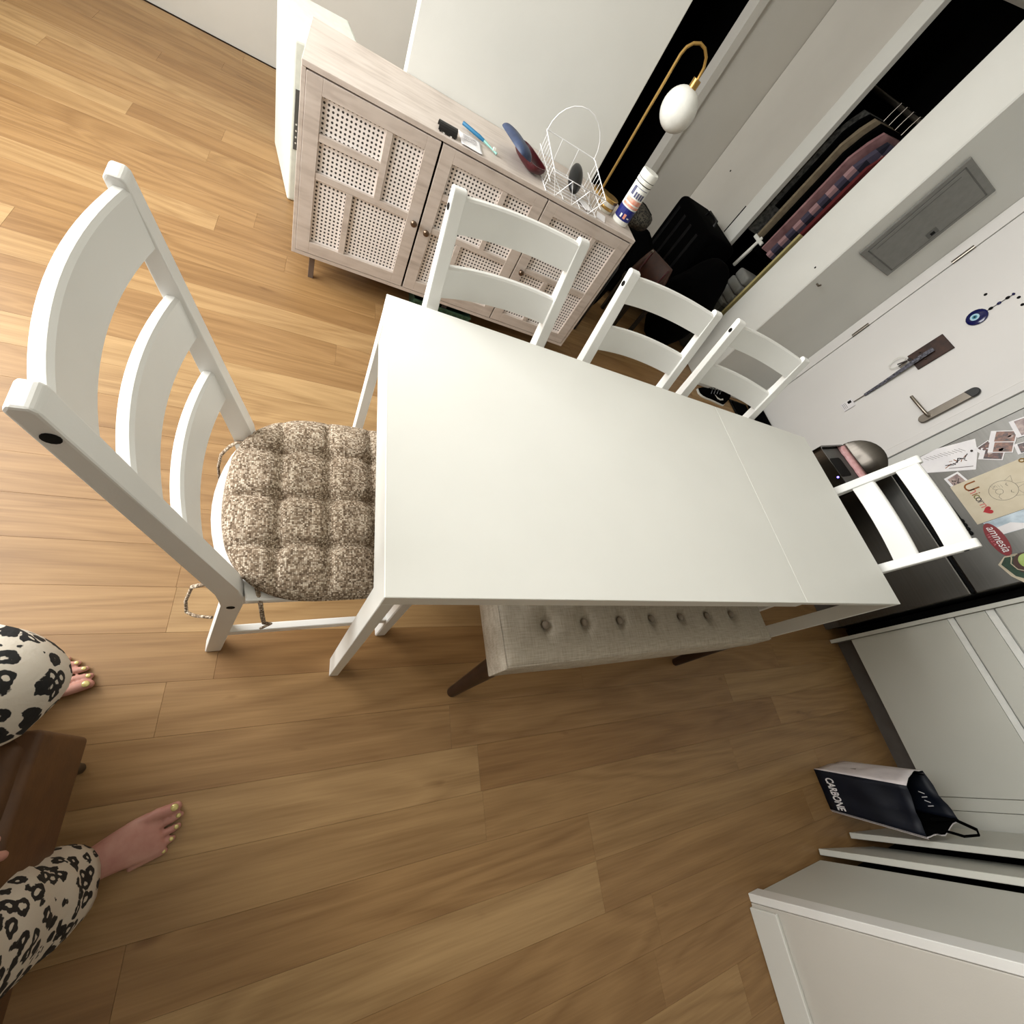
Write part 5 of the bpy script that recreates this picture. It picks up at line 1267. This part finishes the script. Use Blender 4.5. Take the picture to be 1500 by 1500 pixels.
for tips, Mx in ((rt, RM), (lt_, LM)):
    for a, b, r_ in tips:
        d = (b - a).normalized(); up = Vector((0, 0, 1)); s_ = d.cross(up).normalized(); n_ = s_.cross(d)
        mt = Matrix(((s_.x, d.x, n_.x, 0), (s_.y, d.y, n_.y, 0), (s_.z, d.z, n_.z, 0), (0, 0, 0, 1)))
        bm = new_bm(); add_ellipsoid(bm, (0, 0, 0), (r_ * 0.62, r_ * 0.62, r_ * 0.2), 14, 8, mtx=mt); obj('toenail', bm, 'nail_gold', bo, smooth=True, loc=a.lerp(b, 0.62) + n_ * r_ * 0.88)
# eyes, mouth, hair
for s in (-1, 1):
    bm = new_bm(); add_ellipsoid(bm, HC + Vector((s * 0.030, 0.080, 0.004)), (0.011, 0.008, 0.007), 12, 8); obj('eye', bm, 'white_plastic', bo, smooth=True)
    bm = new_bm(); add_ellipsoid(bm, HC + Vector((s * 0.030, 0.0865, 0.004)), (0.005, 0.003, 0.005), 10, 6); obj('iris', bm, 'bench_leg', bo, smooth=True)
bm = new_bm(); add_ellipsoid(bm, HC + Vector((0, 0.086, -0.062)), (0.022, 0.008, 0.006), 14, 8); obj('mouth', bm, 'ink_pink', bo, smooth=True)
def hairfn(p):
    q = p.copy()
    if q.y > 0.05 and q.z < 0.05: q.y = 0.05 + (q.y - 0.05) * 0.05
    q *= 1 + 0.03 * mnoise.noise(Vector((p.x * 60, p.y * 60, p.z * 8))); return q
bm = new_bm(); add_ellipsoid(bm, HC + Vector((0, -0.022, 0.012)), (0.090, 0.098, 0.122), 32, 20, fn=hairfn)
rs = []
for z_, w_, d_ in ((0.02, 0.088, 0.05), (-0.08, 0.095, 0.045), (-0.18, 0.10, 0.04), (-0.26, 0.07, 0.025)): rs.append([HC + Vector((math.cos(t_) * w_, -0.065 + math.sin(t_) * d_, z_)) for t_ in (2 * PI * k / 20 for k in range(20))])
rings(bm, rs); obj('hair', bm, 'hair', pe, smooth=True)
# clothing
def sleeve(name, pts, rad, m_, wr=0.006, seed=0, n=28, sub_=10, hem=None):
    P_ = []; R_ = []
    for i in range(len(pts) - 1):
        for k in range(sub_):
            f_ = k / sub_; P_.append(Vector(pts[i]).lerp(Vector(pts[i + 1]), f_)); R_.append(rad[i] + (rad[i + 1] - rad[i]) * f_)
    P_.append(Vector(pts[-1])); R_.append(rad[-1])
    bm = new_bm(); rs = []; prev = None
    for i, p in enumerate(P_):
        d = P_[min(i + 2, len(P_) - 1)] - P_[max(i - 2, 0)]; dn = d.normalized()
        if prev is None: a, b = frame_of(d)
        else:
            a = prev - dn * prev.dot(dn); a = a.normalized(); b = a.cross(dn).normalized()
        prev = a; ring = []
        for k in range(n):
            t_ = 2 * PI * k / n; q = a * math.cos(t_) + b * math.sin(t_)
            r_ = R_[i] + wr * mnoise.noise((p * 9 + q * 1.2) + Vector((seed, 0, 0))) + wr * 0.8 * mnoise.noise(Vector((p.z * 30, t_ * 0.7, seed)))
            ring.append(p + q * r_)
        rs.append(ring)
    rings(bm, rs, cap=False)
    ob = obj(name, bm, m_, pe, smooth=True); s = ob.modifiers.new('thick', 'SOLIDIFY'); s.thickness = 0.003; s.offset = -1; return ob
sleeve('trouser_leg', [RA + Vector((0.003, 0.010, 0.008)), RA.lerp(RK, 0.5) + Vector((0, -0.005, 0.01)), RK + Vector((0, 0.0, 0.03)), RK.lerp(RH, 0.45) + Vector((0, 0, 0.01)), RH], [0.074, 0.085, 0.088, 0.10, 0.12], 'leopard_pants', 0.010, 3)
sleeve('trouser_leg', [LA + Vector((0, 0.012, 0.03)), LA.lerp(LK, 0.5) + Vector((0, 0.0, 0.01)), LK + Vector((0, 0.0, 0.03)), LK.lerp(LH, 0.45) + Vector((0, 0, 0.01)), LH], [0.074, 0.080, 0.080, 0.10, 0.12], 'leopard_pants', 0.010, 7)
bm = new_bm(); add_ellipsoid(bm, HP + Vector((0, -0.03, 0.045)), (0.19, 0.15, 0.135), 24, 14); obj('trouser_seat', bm, 'leopard_pants', pe, smooth=True)
sleeve('shirt_body', [HP + Vector((0, -0.03, 0.10)), HP + Vector((0, -0.05, 0.27)), HP + Vector((0, -0.03, 0.44)), HP + Vector((0, -0.025, 0.50))], [0.17, 0.155, 0.165, 0.075], 'shirt_grey', 0.004, 1)
sleeve('shirt_sleeve', [SR + Vector((-0.03, 0, 0)), SR.lerp(ER, 0.6)], [0.072, 0.062], 'shirt_grey', 0.004, 2); sleeve('shirt_sleeve', [SL + Vector((0.03, 0, 0)), SL.lerp(EL, 0.6)], [0.072, 0.062], 'shirt_grey', 0.004, 5)
